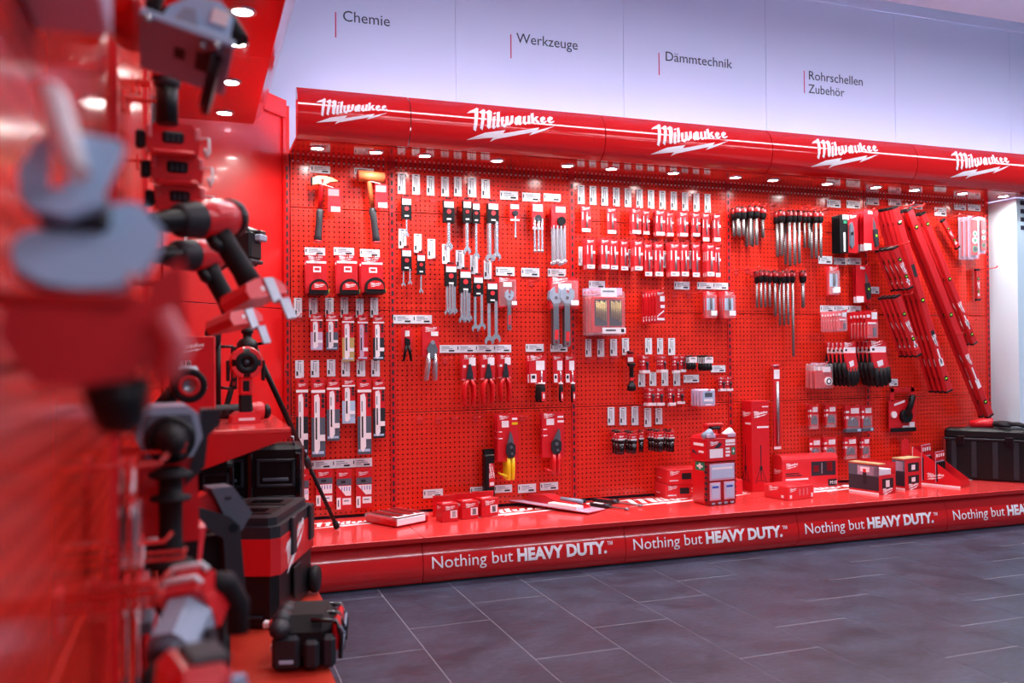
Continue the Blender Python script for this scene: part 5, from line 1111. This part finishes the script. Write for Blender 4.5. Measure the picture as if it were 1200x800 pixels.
# black cylinder tool lying on the shelf
A = Vector((P(250, 471, Y=3.75).x, 3.75, SH + .036))
t = thing('cut_off_tool', 'black cylindrical tool with red end lying on the shelf', 'power tool', A, R(6))
MB().lathe([(0, -.04), (.026, -.04), (.03, .0), (.03, .1), (.034, .12), (.034, .15)], 'charcoal', (0, 0, 0), 18, None, 'x').build('body', t)
MB().lathe([(.034, .15), (.036, .16), (.036, .19), (.026, .2), (0, .2)], 'red_bright', (0, 0, 0), 18, None, 'x').build('end_cap', t)
MB().lathe([(.018, .2), (.03, .2), (.03, .215), (.018, .225), (0, .225)], 'black_plastic', (0, 0, -.004), 14, None, 'x').build('collar', t)
for k in range(3): MB().box(.0 + .03 * k, -.031, -.012, .016 + .03 * k, -.026, .012, 'black_plastic', .002).build('vent', t)
# second mast
p = P(256, 450, Y=3.9)
t = thing('lamp_mast', 'black lamp mast with perforated arm standing on the shelf', 'mast', (p.x, 3.9, SH + .0006))
MB().box(-.06, -.05, 0, .06, .06, .014, 'black_plastic', .004).build('base', t)
MB().tube([(0, 0, .01), (0, 0, .36)], .011, 'black_plastic', 10).build('pole', t)
MB().lathe([(.011, .3), (.03, .31), (.034, .36), (.026, .39), (0, .39)], 'black_rubber', (-.02, 0, 0), 14).build('head', t)
b = MB().box(.05, -.006, .12, .075, .006, .3, 'black_plastic', .003)
for k in range(5): b.box(.056, -.0068, .135 + .032 * k, .069, -.0055, .152 + .032 * k, 'red_dark')
b.tube([(0, 0, .13), (.06, 0, .12)], .006, 'black_plastic', 8).tube([(0, 0, .3), (.06, 0, .3)], .006, 'black_plastic', 8).build('arm', t)
# cross line laser on its tripod
hub = P(290, 403, Y=4.6); HZ = hub.z
t = thing('tripod', 'tall black tripod with one leg reaching onto the podium', 'tripod', (hub.x, 4.6, PT))
zt = P(290, 312, Y=4.6).z - PT; hz = HZ - PT
MB().tube([(0, 0, hz - .22), (0, 0, zt)], .0155, 'black_plastic', 12).build('centre_column', t)
MB().lathe([(.03, -.04), (.05, -.03), (.052, .0), (.04, .02), (.022, .03), (.022, .05), (.03, .055), (.03, .075), (.0155, .08)], 'black_plastic', (0, 0, hz), 16).build('hub', t)
MB().lathe([(.02, 0), (.028, .0), (.028, .04), (.02, .05)], 'black_plastic', (0, 0, zt - .05), 12).build('head_mount', t)
foot = P(395, 620, Z=PT)
for fx, fy, lb in ((foot.x - hub.x, foot.y - 4.6, 1), (-.30, .05, 0), (-.1, -.16, 0)):
    top = Vector((.04 * fx / .7, .04 * fy / .7, hz)); ft = Vector((fx, fy, .012)); q = lambda u: tuple(top + (ft - top) * u)
    lg = MB().tube([q(0), q(.62)], .0145, 'black_plastic', 10).tube([q(.6), q(.98)], .011, 'black_rubber', 10).build('leg', t)
    MB().tube([q(.58), q(.6), q(.63), q(.645)], [.016, .021, .021, .015], 'charcoal', 10).build('leg_clamp', lg)
    MB().tube([q(.965), q(.99), tuple(ft)], [.014, .019, .017], 'black_rubber', 10).build('foot', lg)
MB().tube([(.05, -.02, hz + .0), (.1, -.04, hz + .01)], .007, 'black_plastic', 8).build('crank', t)
t = thing('laser_level', 'black and red cross line laser mounted on top of the tripod', 'laser level', (hub.x - .03, 4.6, PT + zt + .0005), R(-32))
MB().box(-.085, -.06, .0, .07, .06, .19, 'black_plastic', .012).build('housing', t)
MB().box(.0, -.068, .03, .09, .05, .165, 'black_rubber', .01).box(-.09, -.066, .01, .09, .066, .03, 'charcoal', .006).build('guard', t)
MB().box(-.072, -.0645, .05, -.0, -.058, .15, 'red_bright', .008).build('face_plate', t); logo(t, .05, (-.036, -.0648, .115))
MB().box(.055, -.02, .15, .115, .045, .175, 'black_plastic', .006).box(.085, -.024, .12, .12, .05, .155, 'tool_grey', .006).build('window_hood', t)
MB().lathe([(0, .19), (.05, .19), (.045, .205), (.02, .21), (0, .21)], 'black_rubber', (-.01, 0, 0), 16).build('top_cap', t)
# black cases under the shelf
def packcase(label, x, y, w, h, d, rz, z=PT + .0008):
    t = thing('tool_case', label, 'tool case', (x, y, z), rz, 'black tool cases under the shelf')
    MB().box(-w / 2, 0, 0, w / 2, d, h, 'black_plastic', .025).build('body', t)
    b = MB()
    for cx in (-.25, .25):
        for cz in (.22, .5, .78):
            x0, x1, z0, z1 = (cx - .19) * w, (cx + .19) * w, (cz - .11) * h, (cz + .11) * h
            for q in ((x0, z0, x1, z0 + .016), (x0, z1 - .016, x1, z1), (x0, z0, x0 + .016, z1), (x1 - .016, z0, x1, z1)): b.box(q[0], -.012, q[1], q[2], .006, q[3], 'charcoal', .004)
            b.box(x0 + .03, -.006, z0 + .03, x1 - .03, .004, z0 + .045, 'slate', .002)
    b.build('raised_frame', t)
    for cx in (-.5, 0, .5): MB().box(cx * w * .94 - .012, -.008, .04, cx * w * .94 + .012, .006, h - .04, 'black_gloss', .004).build('rib', t)
    MB().tube([(w * .2, .02, h - .01), (w * .2, .02, h + .03), (w * .42, .02, h + .03), (w * .42, .02, h - .01)], .006, 'steel', 8).build('bail_handle', t)
    return t
c1 = P(306, 560, Y=4.2); packcase('black tool case with raised squares standing upright behind the wet vacuum', c1.x - .05, 4.2, .46, P(300, 521, Y=4.2).z - PT, .16, R(-12))
c2 = P(245, 560, Y=3.95); packcase('black tool case with raised squares standing upright under the shelf bracket', c2.x - .05, 4.03, .3, P(245, 540, Y=3.95).z - PT, .16, R(-4))
# wet vacuum box
loc, rz, w = seat((232, 741), (327, 739)); rz = R(-20.7); w = .31
c0 = P(327, 739, Z=PT); ax = Vector((math.cos(rz), math.sin(rz), 0)); loc = c0 - ax * w / 2 + Vector((0, 0, .0008)); d = .56; h = height((327, 739), 612)
t = thing('wet_vacuum', 'black wet vacuum box with red band and white script on the plinth', 'vacuum cleaner', loc, rz)
lo = [(-w / 2 + .03, 0), (w / 2 - .03, 0), (w / 2, .03), (w / 2, d - .03), (w / 2 - .03, d), (-w / 2 + .03, d), (-w / 2, d - .03), (-w / 2, .03)]
MB().prism([(x * .94, (y - d / 2) * .96 + d / 2) for x, y in lo], .012, h * .52, 'black_plastic', 'z').build('tank', t)
MB().prism(lo, h * .5, h * .84, 'red_plastic', 'z').build('motor_band', t)
hi = [(x * .98, (y - d / 2) * .98 + d / 2) for x, y in lo]
MB().prism(hi, h * .83, h * .95, 'charcoal', 'z').prism([(x * .84, (y - d / 2) * .86 + d / 2) for x, y in lo], h * .95, h * 1.02, 'charcoal', 'z').build('lid', t)
b = MB()
for yy in (.12, .32):
    b.box(-w * .3, yy, h * 1.02, w * .3, yy + .13, h * 1.03, 'black_plastic', .004).box(-w * .2, yy + .03, h * 1.03, w * .2, yy + .1, h * 1.034, 'black_gloss', .002)
b.build('lid_recess', t)
for yy in (.16, .44): MB().box(w / 2 - .004, yy, h * .6, w / 2 + .012, yy + .06, h * .97, 'charcoal', .005).build('latch', t)
logo(t, d * .5, (w / 2 + .0008, d * .42, h * .68), (R(0), R(-14), R(90)))
MB().box(w / 2 - .002, .2, .06, w / 2 + .006, .3, h * .46, 'black_rubber', .004).build('grip_pad', t)
MB().box(-w * .3, -.004, h * .1, w * .3, .02, h * .13, 'charcoal', .003).build('front_rib', t)
for x in (-1, 1): MB().lathe([(0, -.018), (.05, -.018), (.056, -.008), (.056, .008), (.05, .018), (0, .018)], 'black_rubber', (x * (w / 2 + .012), d - .06, .062), 18, None, 'x').build('wheel', t)
MB().box(-w * .4, -.018, h * .18, -w * .1, .02, h * .4, 'black_plastic', .008).build('hose_port', t)
# folding black stand in front of it
t = frame('work_light_stand', 'folded black work light stand with grey hinge block beside the wet vacuum', 'stand', 266, 616, 2.55, (.3, -1, 0), k=1.42)
MB().prism([(-.085, .035), (-.08, .052), (.0, .02), (.02, .0), (.035, -.165), (.018, -.175), (-.004, -.165), (-.012, -.02)], -.016, .016, 'charcoal').build('bent_arm', t)
MB().cyl((.006, -.0175, -.002), (.006, .0175, -.002), .009, 'black_gloss', n=14).build('pivot', t)
MB().prism([(-.03, .075), (.012, .075), (.05, .02), (.03, -.012), (.012, -.016), (-.018, .05)], .0, .05, 'slate').build('hinge_block', t)
MB().box(-.004, -.0015, .05, .008, .001, .056, 'ink').build('slot', t)
MB().prism([(-.06, .05), (-.03, .064), (.0, .03), (-.02, -.01), (-.06, .0)], .02, .06, 'red_plastic').build('lamp_housing', t)
MB().prism([(-.04, -.02), (-.012, -.02), (.02, -.13), (-.008, -.16), (-.05, -.1)], .022, .05, 'black_rubber').build('rear_arm', t)
zf = (PT + .0008 - t.location.z) / 1.42; MB().tube([(.008, .05, -.165), (.008, .05, zf + .012)], .014, 'black_plastic', 10).build('column', t); MB().box(-.05, .0, zf, .06, .1, zf + .012, 'black_plastic', .004).build('foot', t)
# tool pouch on the plinth edge
A = P(366, 776, Z=PT); t = thing('tool_pouch', 'black tool pouch with red lined pockets and straps on the plinth edge', 'tool pouch', (A.x - .01, A.y + .03, PT + .0008), R(-14))
b = MB().box(-.1, -.1, 0, .1, .15, .165, 'black_rubber', .045).build('bag', t)
for y, z, r in ((-.1, .145, .03), (-.04, .155, .034), (.03, .155, .034), (.09, .15, .03)): MB().ball((-.075, y, z - .01), (.035, .05, r), 'charcoal', 12).build('padding', b)
for x0, x1, y, hh in ((-.098, -.012, -.112, .115), (.0, .05, -.115, .1), (.055, .1, -.105, .11)): MB().box(x0, y - .012, .008, x1, y + .03, hh, 'charcoal', .012).build('pocket', t)
for y0, y1 in ((-.09, .0), (.01, .1)): MB().box(.088, y0, .05, .11, y1, .15, 'red_card', .012).box(.1, y0 + .02, .07, .113, y1 - .02, .13, 'red_dark', .008).build('lined_pocket', t)
for y in (-.085, .005, .1): MB().tube([(.02, y, .155), (.1, y, .15), (.117, y, .1), (.112, y, .03)], .008, 'black_gloss', 6).build('strap', t)
MB().tube([(.114, -.08, .13), (.118, .0, .08), (.116, .1, .12)], .0045, 'tool_grey', 6).tube([(.116, -.06, .05), (.118, .02, .1)], .0045, 'tool_grey', 6).build('cord', t)
MB().box(-.075, -.1265, .03, -.03, -.123, .042, 'ice_blue', .001, Matrix.Rotation(R(0), 4, 'Y')).build('pull_tab', t)
MB().box(-.112, -.06, .05, -.098, .06, .07, 'white_print', .002).build('side_label', t); MB().box(-.13, .02, .1, -.09, .05, .125, 'red_bright', .004).box(-.15, .02, .1, -.13, .05, .122, 'white_print', .004).build('hang_label', t)

# ---------------------------------------------------------------- tools hanging on the near display
def drill(label, px, py, Y, fwd, up, k=1.):
    t = frame('drill_driver', label, 'cordless drill', px, py, Y, fwd, up, 'cordless drills of the near display', k)
    MB().lathe([(0, -.085), (.012, -.085), (.016, -.08), (.019, -.05), (.022, -.045), (.022, -.02), (.026, -.015)], 'black_plastic', (0, 0, 0), 18, None, 'y').build('chuck', t)
    MB().lathe([(.026, -.018), (.033, -.01), (.035, .03), (.036, .034)], 'charcoal', (0, 0, 0), 20, None, 'y').build('clutch_ring', t)
    MB().lathe([(.036, .032), (.039, .04), (.039, .1), (.036, .125), (.03, .135), (0, .137)], 'red_plastic', (0, 0, 0), 20, None, 'y').build('motor_housing', t)
    MB().lathe([(.0365, .12), (.04, .124), (.036, .142), (0, .145)], 'black_plastic', (0, 0, 0), 20, None, 'y').build('rear_cap', t)
    MB().box(-.0395, .05, -.012, .0395, .11, .014, 'red_bright', .006).build('side_plate', t)
    MB().tube([(0, .075, -.03), (0, .085, -.06), (0, .1, -.11), (0, .108, -.15)], [.025, .022, .022, .025], 'black_rubber', 12).build('grip', t)
    MB().tube([(0, .05, -.035), (0, .056, -.055), (0, .066, -.066)], [.012, .013, .009], 'black_plastic', 8).build('trigger', t)
    MB().prism([(.05, -.15), (.085, -.142), (.14, -.148), (.16, -.165), (.158, -.182), (.045, -.182), (.04, -.165)], -.036, .036, 'red_bright', 'x').build('battery_foot', t)
    MB().cyl((-.037, .09, -.165), (.037, .09, -.165), .005, 'white_print', n=10).build('screw', t)
    c = MB().box(.0365, .1, -.2, .04, .13, -.145, 'steel', .001).box(.0365, .105, -.2, .056, .125, -.196, 'steel', .001).box(.052, .1, -.24, .056, .13, -.196, 'steel', .001); c.build('belt_clip', t)
drill('upper red cordless drill with black chuck and grip, hanging beside the tripod', 216, 258, 2.2, (-.66, -.7, -.16), (-.38, .1, .9), 1.24)
drill('lower red cordless drill with black chuck and grip, hanging above the carton', 212, 299, 2.5, (-.6, -.75, -.12), (-.3, .1, .9), 1.2)
def charger(label, px, py, Y, k=1.):
    t = frame('battery_charger', label, 'charger', px, py, Y, (.1, -1, -.12), (0, 0, 1), 'red chargers in a stack', k * .84)
    MB().prism([(-.07, -.04), (.07, -.04), (.075, .01), (.05, .045), (-.05, .045), (-.075, .01)], .0, .1, 'red_plastic').box(-.06, -.012, -.045, .06, .09, -.03, 'red_bright', .006).build('body', t)
    MB().box(-.03, -.006, -.012, .03, .01, .022, 'black_plastic', .006).build('vent', t)
    b = MB()
    for x in (-.02, -.005, .01): b.box(x, -.008, -.008, x + .008, -.004, .018, 'dark_steel', .001)
    b.build('contact', t)
    for x in (-1, 1): MB().box(x * .066 - .008, -.004, .0, x * .066 + .008, .01, .036, 'pink_card', .004).build('release_tab', t)
    MB().tube([(.078, .02, .01), (.098, .0, .01), (.1, -.004, -.03), (.092, -.01, -.045), (.086, -.012, -.02)], .004, 'white_tag', 7).build('hook', t)
    MB().box(-.1, .0, -.03, -.074, .06, .02, 'black_plastic', .005).build('side_rail', t)
charger('topmost red charger in the stack hanging under the circular saw', 203, 163, 2.3, 1.0)
charger('middle red charger in the stack hanging under the circular saw', 208, 198, 2.36, 1.0)
charger('lowest red charger in the stack hanging under the circular saw', 211, 232, 2.42, .98)
t = frame('extension_tube', 'black tube with red square bracket hanging between saw and chargers', 'tube', 196, 118, 2.2, (.1, -1, 0))
MB().cyl((0, 0, -.055), (0, 0, .05), .024, 'black_plastic', n=16).build('tube', t); MB().lathe([(.024, .03), (.029, .034), (.029, .05), (.024, .054)], 'charcoal', (0, 0, 0), 16).build('collar', t)
b = MB()
for q in ((-.034, .05, .034, .058), (-.034, .09, .034, .098), (-.034, .05, -.026, .098), (.026, .05, .034, .098)): b.box(q[0], -.03, q[1], q[2], .03, q[3], 'red_bright', .002)
b.build('bracket', t)
# circular saw
t = frame('circular_saw', 'grey and red circular saw hanging near the canopy', 'circular saw', 219, 44, 1.62, (.05, -1, .12), (.26, .1, 1), k=.92)
MB().box(-.085, -.03, -.003, .085, .2, .003, 'tool_grey', .002).box(-.085, -.034, -.003, .085, -.03, .012, 'blade_guard', .002).build('shoe', t)
MB().prism([(-.055, .003), (-.045, .05), (-.01, .085), (.04, .095), (.07, .07), (.075, .003)], .0, .05, 'blade_guard').prism([(-.035, .012), (-.02, .055), (.0, .06), (.02, .012)], -.003, .001, 'tool_grey').build('upper_guard', t)
MB().lathe([(0, .0), (.014, 0), (.014, .03), (.045, .04), (.045, .14), (.03, .15), (0, .15)], 'red_plastic', (-.11, .02, .05), 18, None, 'y').build('motor', t)
MB().box(-.085, -.012, .028, -.055, .01, .06, 'black_plastic', .006).build('knob', t)
MB().box(.03, -.006, .045, .062, -.001, .075, 'white_print', .001).build('label', t)
MB().cyl((.05, .06, -.02), (.053, .06, -.02), .075, 'dark_steel', n=40).build('saw_blade', t)
MB().prism([(.06 + .085 * math.cos(R(a)), -.02 + .085 * math.sin(R(a))) for a in range(190, 351, 16)], .056, .07, 'black_plastic', 'x').build('lower_guard', t)
for x, y, z in ((-.07, -.03, -.01), (.03, -.02, -.018), (.055, -.03, -.014)): MB().cyl((x, y, z - .006), (x, y, z + .01), .008, 'steel', n=10).build('bolt', t)
MB().box(-.02, .05, -.006, .0, .09, -.0025, 'ink').box(.02, .02, -.006, .07, .11, -.0025, 'ink').build('shoe_slot', t)
MB().tube([(-.06, .12, .08), (-.02, .15, .14), (.05, .16, .15), (.09, .14, .1)], [.018, .02, .02, .018], 'black_rubber', 10).build('handle', t)
# rotary hammer facing the aisle
t = frame('rotary_hammer', 'grey headed rotary hammer hanging nose first with upright side handle', 'rotary hammer', 199, 514, 2.0, (.1, -1, -.03), k=1.14)
MB().lathe([(0, -.075), (.012, -.075), (.018, -.06), (.024, -.055), (.026, -.03), (.034, -.02), (.036, .0)], 'black_rubber', (0, 0, 0), 20, None, 'y').build('chuck', t)
MB().prism([(-.058, .0), (-.05, .045), (-.03, .06), (.03, .06), (.05, .045), (.058, .0), (.04, -.035), (-.04, -.035)], .0, .09, 'tool_grey').prism([(-.045, .01), (-.036, .045), (.036, .045), (.045, .01), (.03, -.02), (-.03, -.02)], -.012, .0, 'slate').build('gear_case', t)
MB().prism([(-.05, -.03), (.05, -.03), (.056, -.2), (-.056, -.2)], .03, .12, 'red_plastic').build('motor_housing', t)
MB().prism([(-.054, -.2), (.054, -.2), (.05, -.25), (-.05, -.25)], .032, .118, 'black_plastic').build('end_cap', t)
MB().lathe([(.02, -.05), (.038, -.06), (.038, -.066), (.02, -.072), (.021, -.1), (.036, -.103), (.036, -.109), (.021, -.112), (.02, -.16), (.023, -.21), (.026, -.218), (.04, -.222), (.04, -.23), (.02, -.236), (0, -.236)], 'black_rubber', (0, -.02, 0), 18).build('side_handle', t)
MB().lathe([(.037, -.02), (.044, -.018), (.044, .006), (.037, .008)], 'black_plastic', (0, 0, 0), 18, None, 'y').build('clamp_band', t)
MB().prism([(.045, -.035), (.056, .03), (.058, .05), (.09, .05), (.092, .02), (.07, .0), (.064, -.06), (.03, -.09)], .02, .06, 'charcoal').build('depth_stop_bracket', t)
MB().cyl((-.04, .028, -.19), (-.02, .028, -.19), .004, 'white_print', n=8).build('badge', t)
# rotary hammer pointing down into the aisle
t = frame('rotary_hammer', 'red and grey rotary hammer pointing nose down in front of the plinth', 'rotary hammer', 205, 750, 1.5, (-.3, -.86, -.42), (-.1, .2, 1), k=.86)
MB().lathe([(0, -.13), (.014, -.13), (.022, -.122), (.026, -.1), (.026, -.085), (.022, -.08), (.026, -.07), (.03, -.05), (.034, -.045)], 'black_rubber', (0, 0, 0), 20, None, 'y').build('chuck', t)
MB().lathe([(.03, -.055), (.036, -.05), (.037, -.035), (.036, -.02)], 'slate', (0, 0, 0), 20, None, 'y').build('chuck_collar', t)
MB().prism([(-.03, .03), (-.046, .0), (-.04, -.04), (.04, -.04), (.046, .0), (.03, .03), (.02, .042), (-.02, .042)], -.03, .09, 'tool_grey').build('gear_case', t)
MB().prism([(.07, .046), (.08, .05), (.135, .046), (.15, .02), (.145, -.05), (.08, -.05)], -.046, .046, 'red_plastic', 'x').box(-.04, .07, .044, .04, .1, .054, 'red_bright', .006).build('motor_housing', t)
MB().tube([(.03, .13, .02), (.045, .16, -.01), (.05, .17, -.07), (.04, .14, -.12)], [.022, .026, .024, .022], 'black_rubber', 12).build('grip', t)
MB().box(-.08, .1, -.03, -.045, .16, .02, 'black_plastic', .006).build('battery', t)
MB().cyl((.05, .02, -.02), (.062, .02, -.02), .016, 'charcoal', n=14).build('mode_dial', t)
for y in (.09, .13): MB().tube([(-.04, y, .05), (-.03, y + .005, .062), (.03, y + .005, .062), (.04, y, .05)], .006, 'white_tag', 7).build('hook', t)
# small red tool at the frame bottom
t = frame('impact_wrench', 'red tool with black cap hanging below the lower rotary hammer', 'power tool', 240, 806, 1.12, (.3, -1, -.1), (0, .2, 1), k=.74)
MB().box(-.05, .0, -.09, .05, .12, .03, 'red_plastic', .018).build('housing', t); MB().box(-.044, -.008, -.03, .03, .004, .012, 'red_bright', .005).build('front_plate', t); MB().box(-.02, .02, .026, .05, .1, .04, 'charcoal', .006).build('cap', t)
logo(t, .05, (.015, -.0085, -.045)); MB().prism([(.052, -.08), (.085, -.03), (.075, .0), (.052, .0)], .02, .03, 'blade_guard').build('blade', t)
# jigsaw hanging upside down right beside the camera
t = frame('jigsaw', 'jigsaw hanging upside down with grey shoe on top, close in front of the pegboard', 'jigsaw', 96, 320, .74, (.12, -1, .05), (-.02, .3, 1))
q = lambda l: [((x - 96) / 1546., (320 - y) / 1546.) for x, y in l]
TL = Matrix.Rotation(R(-24), 4, 'X')
MB().prism(q([(20, 275), (32, 255), (62, 244), (100, 236), (128, 206), (150, 198), (166, 202), (190, 240), (182, 272), (164, 300), (130, 326), (90, 330), (56, 324), (26, 304)]), .012, .03, 'blade_guard', 'y', TL).build('shoe', t)
u = MB()
for l in ([(47, 140), (26, 190), (28, 222), (60, 232), (60, 140)], [(28, 220), (40, 242), (80, 252), (122, 228), (118, 206), (60, 214)], [(76, 212), (120, 208), (144, 140), (134, 130), (90, 127), (86, 150)]): u.prism(q(l), -.012, -.002, 'blade_guard', 'y', TL)
u.build('blade_opening', t)
MB().box(-.03, -.002, .045, .02, .014, .075, 'charcoal', .004, TL).build('guide', t)
MB().tube([(-.026, .04, .152), (-.022, .036, .142), (-.012, .01, .1), (-.003, -.012, .072)], [.009, .0115, .011, .008], 'white_print', 12).build('dust_nozzle', t)
MB().prism([(-.05, -.016), (.05, -.016), (.058, -.05), (.03, -.085), (-.03, -.085), (-.055, -.05)], .01, .075, 'red_plastic').build('body', t)
MB().prism([(.05, .0), (.075, .02), (.078, -.04), (.06, -.09), (.046, -.06)], .02, .05, 'red_plastic').tube([(.056, .0, -.03), (.07, -.005, -.055), (.062, .0, -.08)], .01, 'pink_card', 10).build('side_guard', t)
MB().tube([(.026, .03, -.08), (.028, .032, -.1), (.03, .034, -.118), (.03, .034, -.124)], [.026, .023, .018, .01], 'black_plastic', 16).build('grip', t)
# red wire cradle around it, and the other empty hooks
def wire(label, pts, r=.004):
    t = thing('wire_bracket', label, 'bracket', pts[0][0], 0, 'red wire brackets of the near display'); o = Vector(pts[0][0])
    for pl in pts: MB().tube([Vector(q) - o for q in pl], r, 'red_wire', 8).build('wire', t)
    MB().box(0, -.02, -.025, .004, .02, .025, 'red_wire', .001).build('back_plate', t)
def cradle(label, a, c, Y, dy, r):
    A, B2 = P(*a, Y=Y), P(*c, Y=Y)
    wire(label, [[(XL, Y, A.z), (B2.x, Y, A.z), (B2.x + .004, Y, A.z + .018)], [(XL, Y + dy, A.z), (B2.x, Y + dy, A.z), (B2.x, Y, A.z)]], r)
cradle('red wire bracket holding up the jigsaw shoe', (0, 347), (150, 347), .74, .07, .0042)
cradle('red wire bracket under the jigsaw body', (0, 432), (165, 432), .79, .06, .0036)
cradle('red wire bracket carrying the upright rotary hammer', (150, 531), (215, 531), 1.95, .07, .004)
cradle('empty red wire bracket low on the near display', (80, 716), (185, 709), 1.15, .06, .0035)
cradle('empty red wire bracket above the plinth', (120, 661), (215, 656), 1.7, .06, .0035)
cradle('red wire bracket beside the red saw body', (120, 702), (180, 698), 1.45, .06, .0035)
cradle('red wire bracket carrying the drills', (150, 330), (205, 330), 2.3, .08, .004)
# goods hanging flat along the near pegboards
def side(kind, fn, name, cat, label, y, z, w, h, n=1, **kw):
    for j in range(n):
        goods(kind, w, h, fn, name, label if j == 0 else f'{cat} {BEHIND[j-1]} the {label}', cat, (XL + .06 - .016 * j, y, z), None, (0, 0, R(90)), **kw)
    t = goods('hook', 1, 1, f_hook, 'peg_hook', f'red wire hook carrying the {label}', 'hook', (XL, y, z - .006), 'wire hooks in the pegboard', (0, 0, R(90)), L=.1)
side('blade', f_blade, 'saw_blade_pack', 'saw blade pack', 'grey saw blade pack low on the near pegboard', 1.55, .92, .06, .3, 2, low='slate')
side('blade', f_blade, 'saw_blade_pack', 'saw blade pack', 'white saw blade pack near the plinth', 1.22, .66, .06, .26, 1, low='ice_blue')
side('multi', f_multi, 'multitool_blade_pack', 'blade pack', 'red carded blade beside the jigsaw', 1.45, 1.12, .09, .16, 2)
side('multi', f_multi, 'multitool_blade_pack', 'blade pack', 'red carded blade low beside the rotary hammer', 1.72, .95, .09, .16, 1, v=1)
side('multi', f_multi, 'multitool_blade_pack', 'blade pack', 'red carded blade beside the chargers', 2.75, 1.85, .09, .18, 2)
side('clear', f_clear, 'blister_pack', 'blister pack', 'clear blister pack beside the black tube', 2.55, 2.02, .08, .18, 2)
side('clear', f_clear, 'blister_pack', 'blister pack', 'clear blister pack high beside the circular saw', 2.85, 2.1, .08, .18, 1)
side('adj', f_adjustable, 'adjustable_wrench_pack', 'adjustable wrench', 'carded adjustable wrench behind the upright rotary hammer', 2.6, 1.0, .1, .3, 1, hc=.58)
side('slim', f_slimbox, 'slim_carton', 'carton', 'slim red carton under the rotary hammer', 2.2, .7, .09, .2, 3)
t = thing('hanging_carton', 'pale pink carton hanging high on the near pegboard', 'carton', (XL + .001, .86, 1.607))
MB().box(0, 0, 0, .07, .14, .22, 'mauve', .003).build('carton', t); MB().box(.006, -.001, .03, .05, .0004, .12, 'white_print').build('label', t)
MB().box(.02, .05, .22, .046, .054, .25, 'pink_card').build('hang_tab', t)


t = frame('work_lamp', 'short red rounded lamp standing between rotary hammer and work light', 'lamp', 222, 652, 2.2, (0, -1, 0), (.12, .1, 1)); zf = PT + .001 - t.location.z
MB().box(-.028, -.02, -.05, .028, .03, .085, 'red_bright', .014).build('bar', t); MB().box(-.02, -.012, zf, .02, .022, -.04, 'black_plastic', .006).build('post', t)
for nm, px, py, Y, dz in (('black tool with the rubber nose', 222, 452, 2.86, -.0), ('black extension tube', 196, 118, 2.2, .0), ('upper cordless drill', 235, 262, 2.32, -.0), ('lower cordless drill', 228, 299, 2.57, 0.), ('upright rotary hammer', 198, 500, 2.05, 0.)):
    p = P(px, py, Y=Y); goods('hook', 1, 1, f_hook, 'peg_hook', f'long red wire hook reaching to the {nm}', 'hook', (XL, Y, p.z + dz), 'wire hooks in the pegboard', (0, 0, R(90)), L=round(p.x - XL, 2))

p = P(1198, 255, Y=5.248); t = thing('wall_notice', 'column of small dark marks on the white wall end beside the display', 'wall lettering', (p.x, 5.2475, p.z))
for k in range(4): MB().box(-.02, 0, .1 - .066 * k, .03, -.0012, .135 - .066 * k, 'navy_text', .0).build('mark', t)
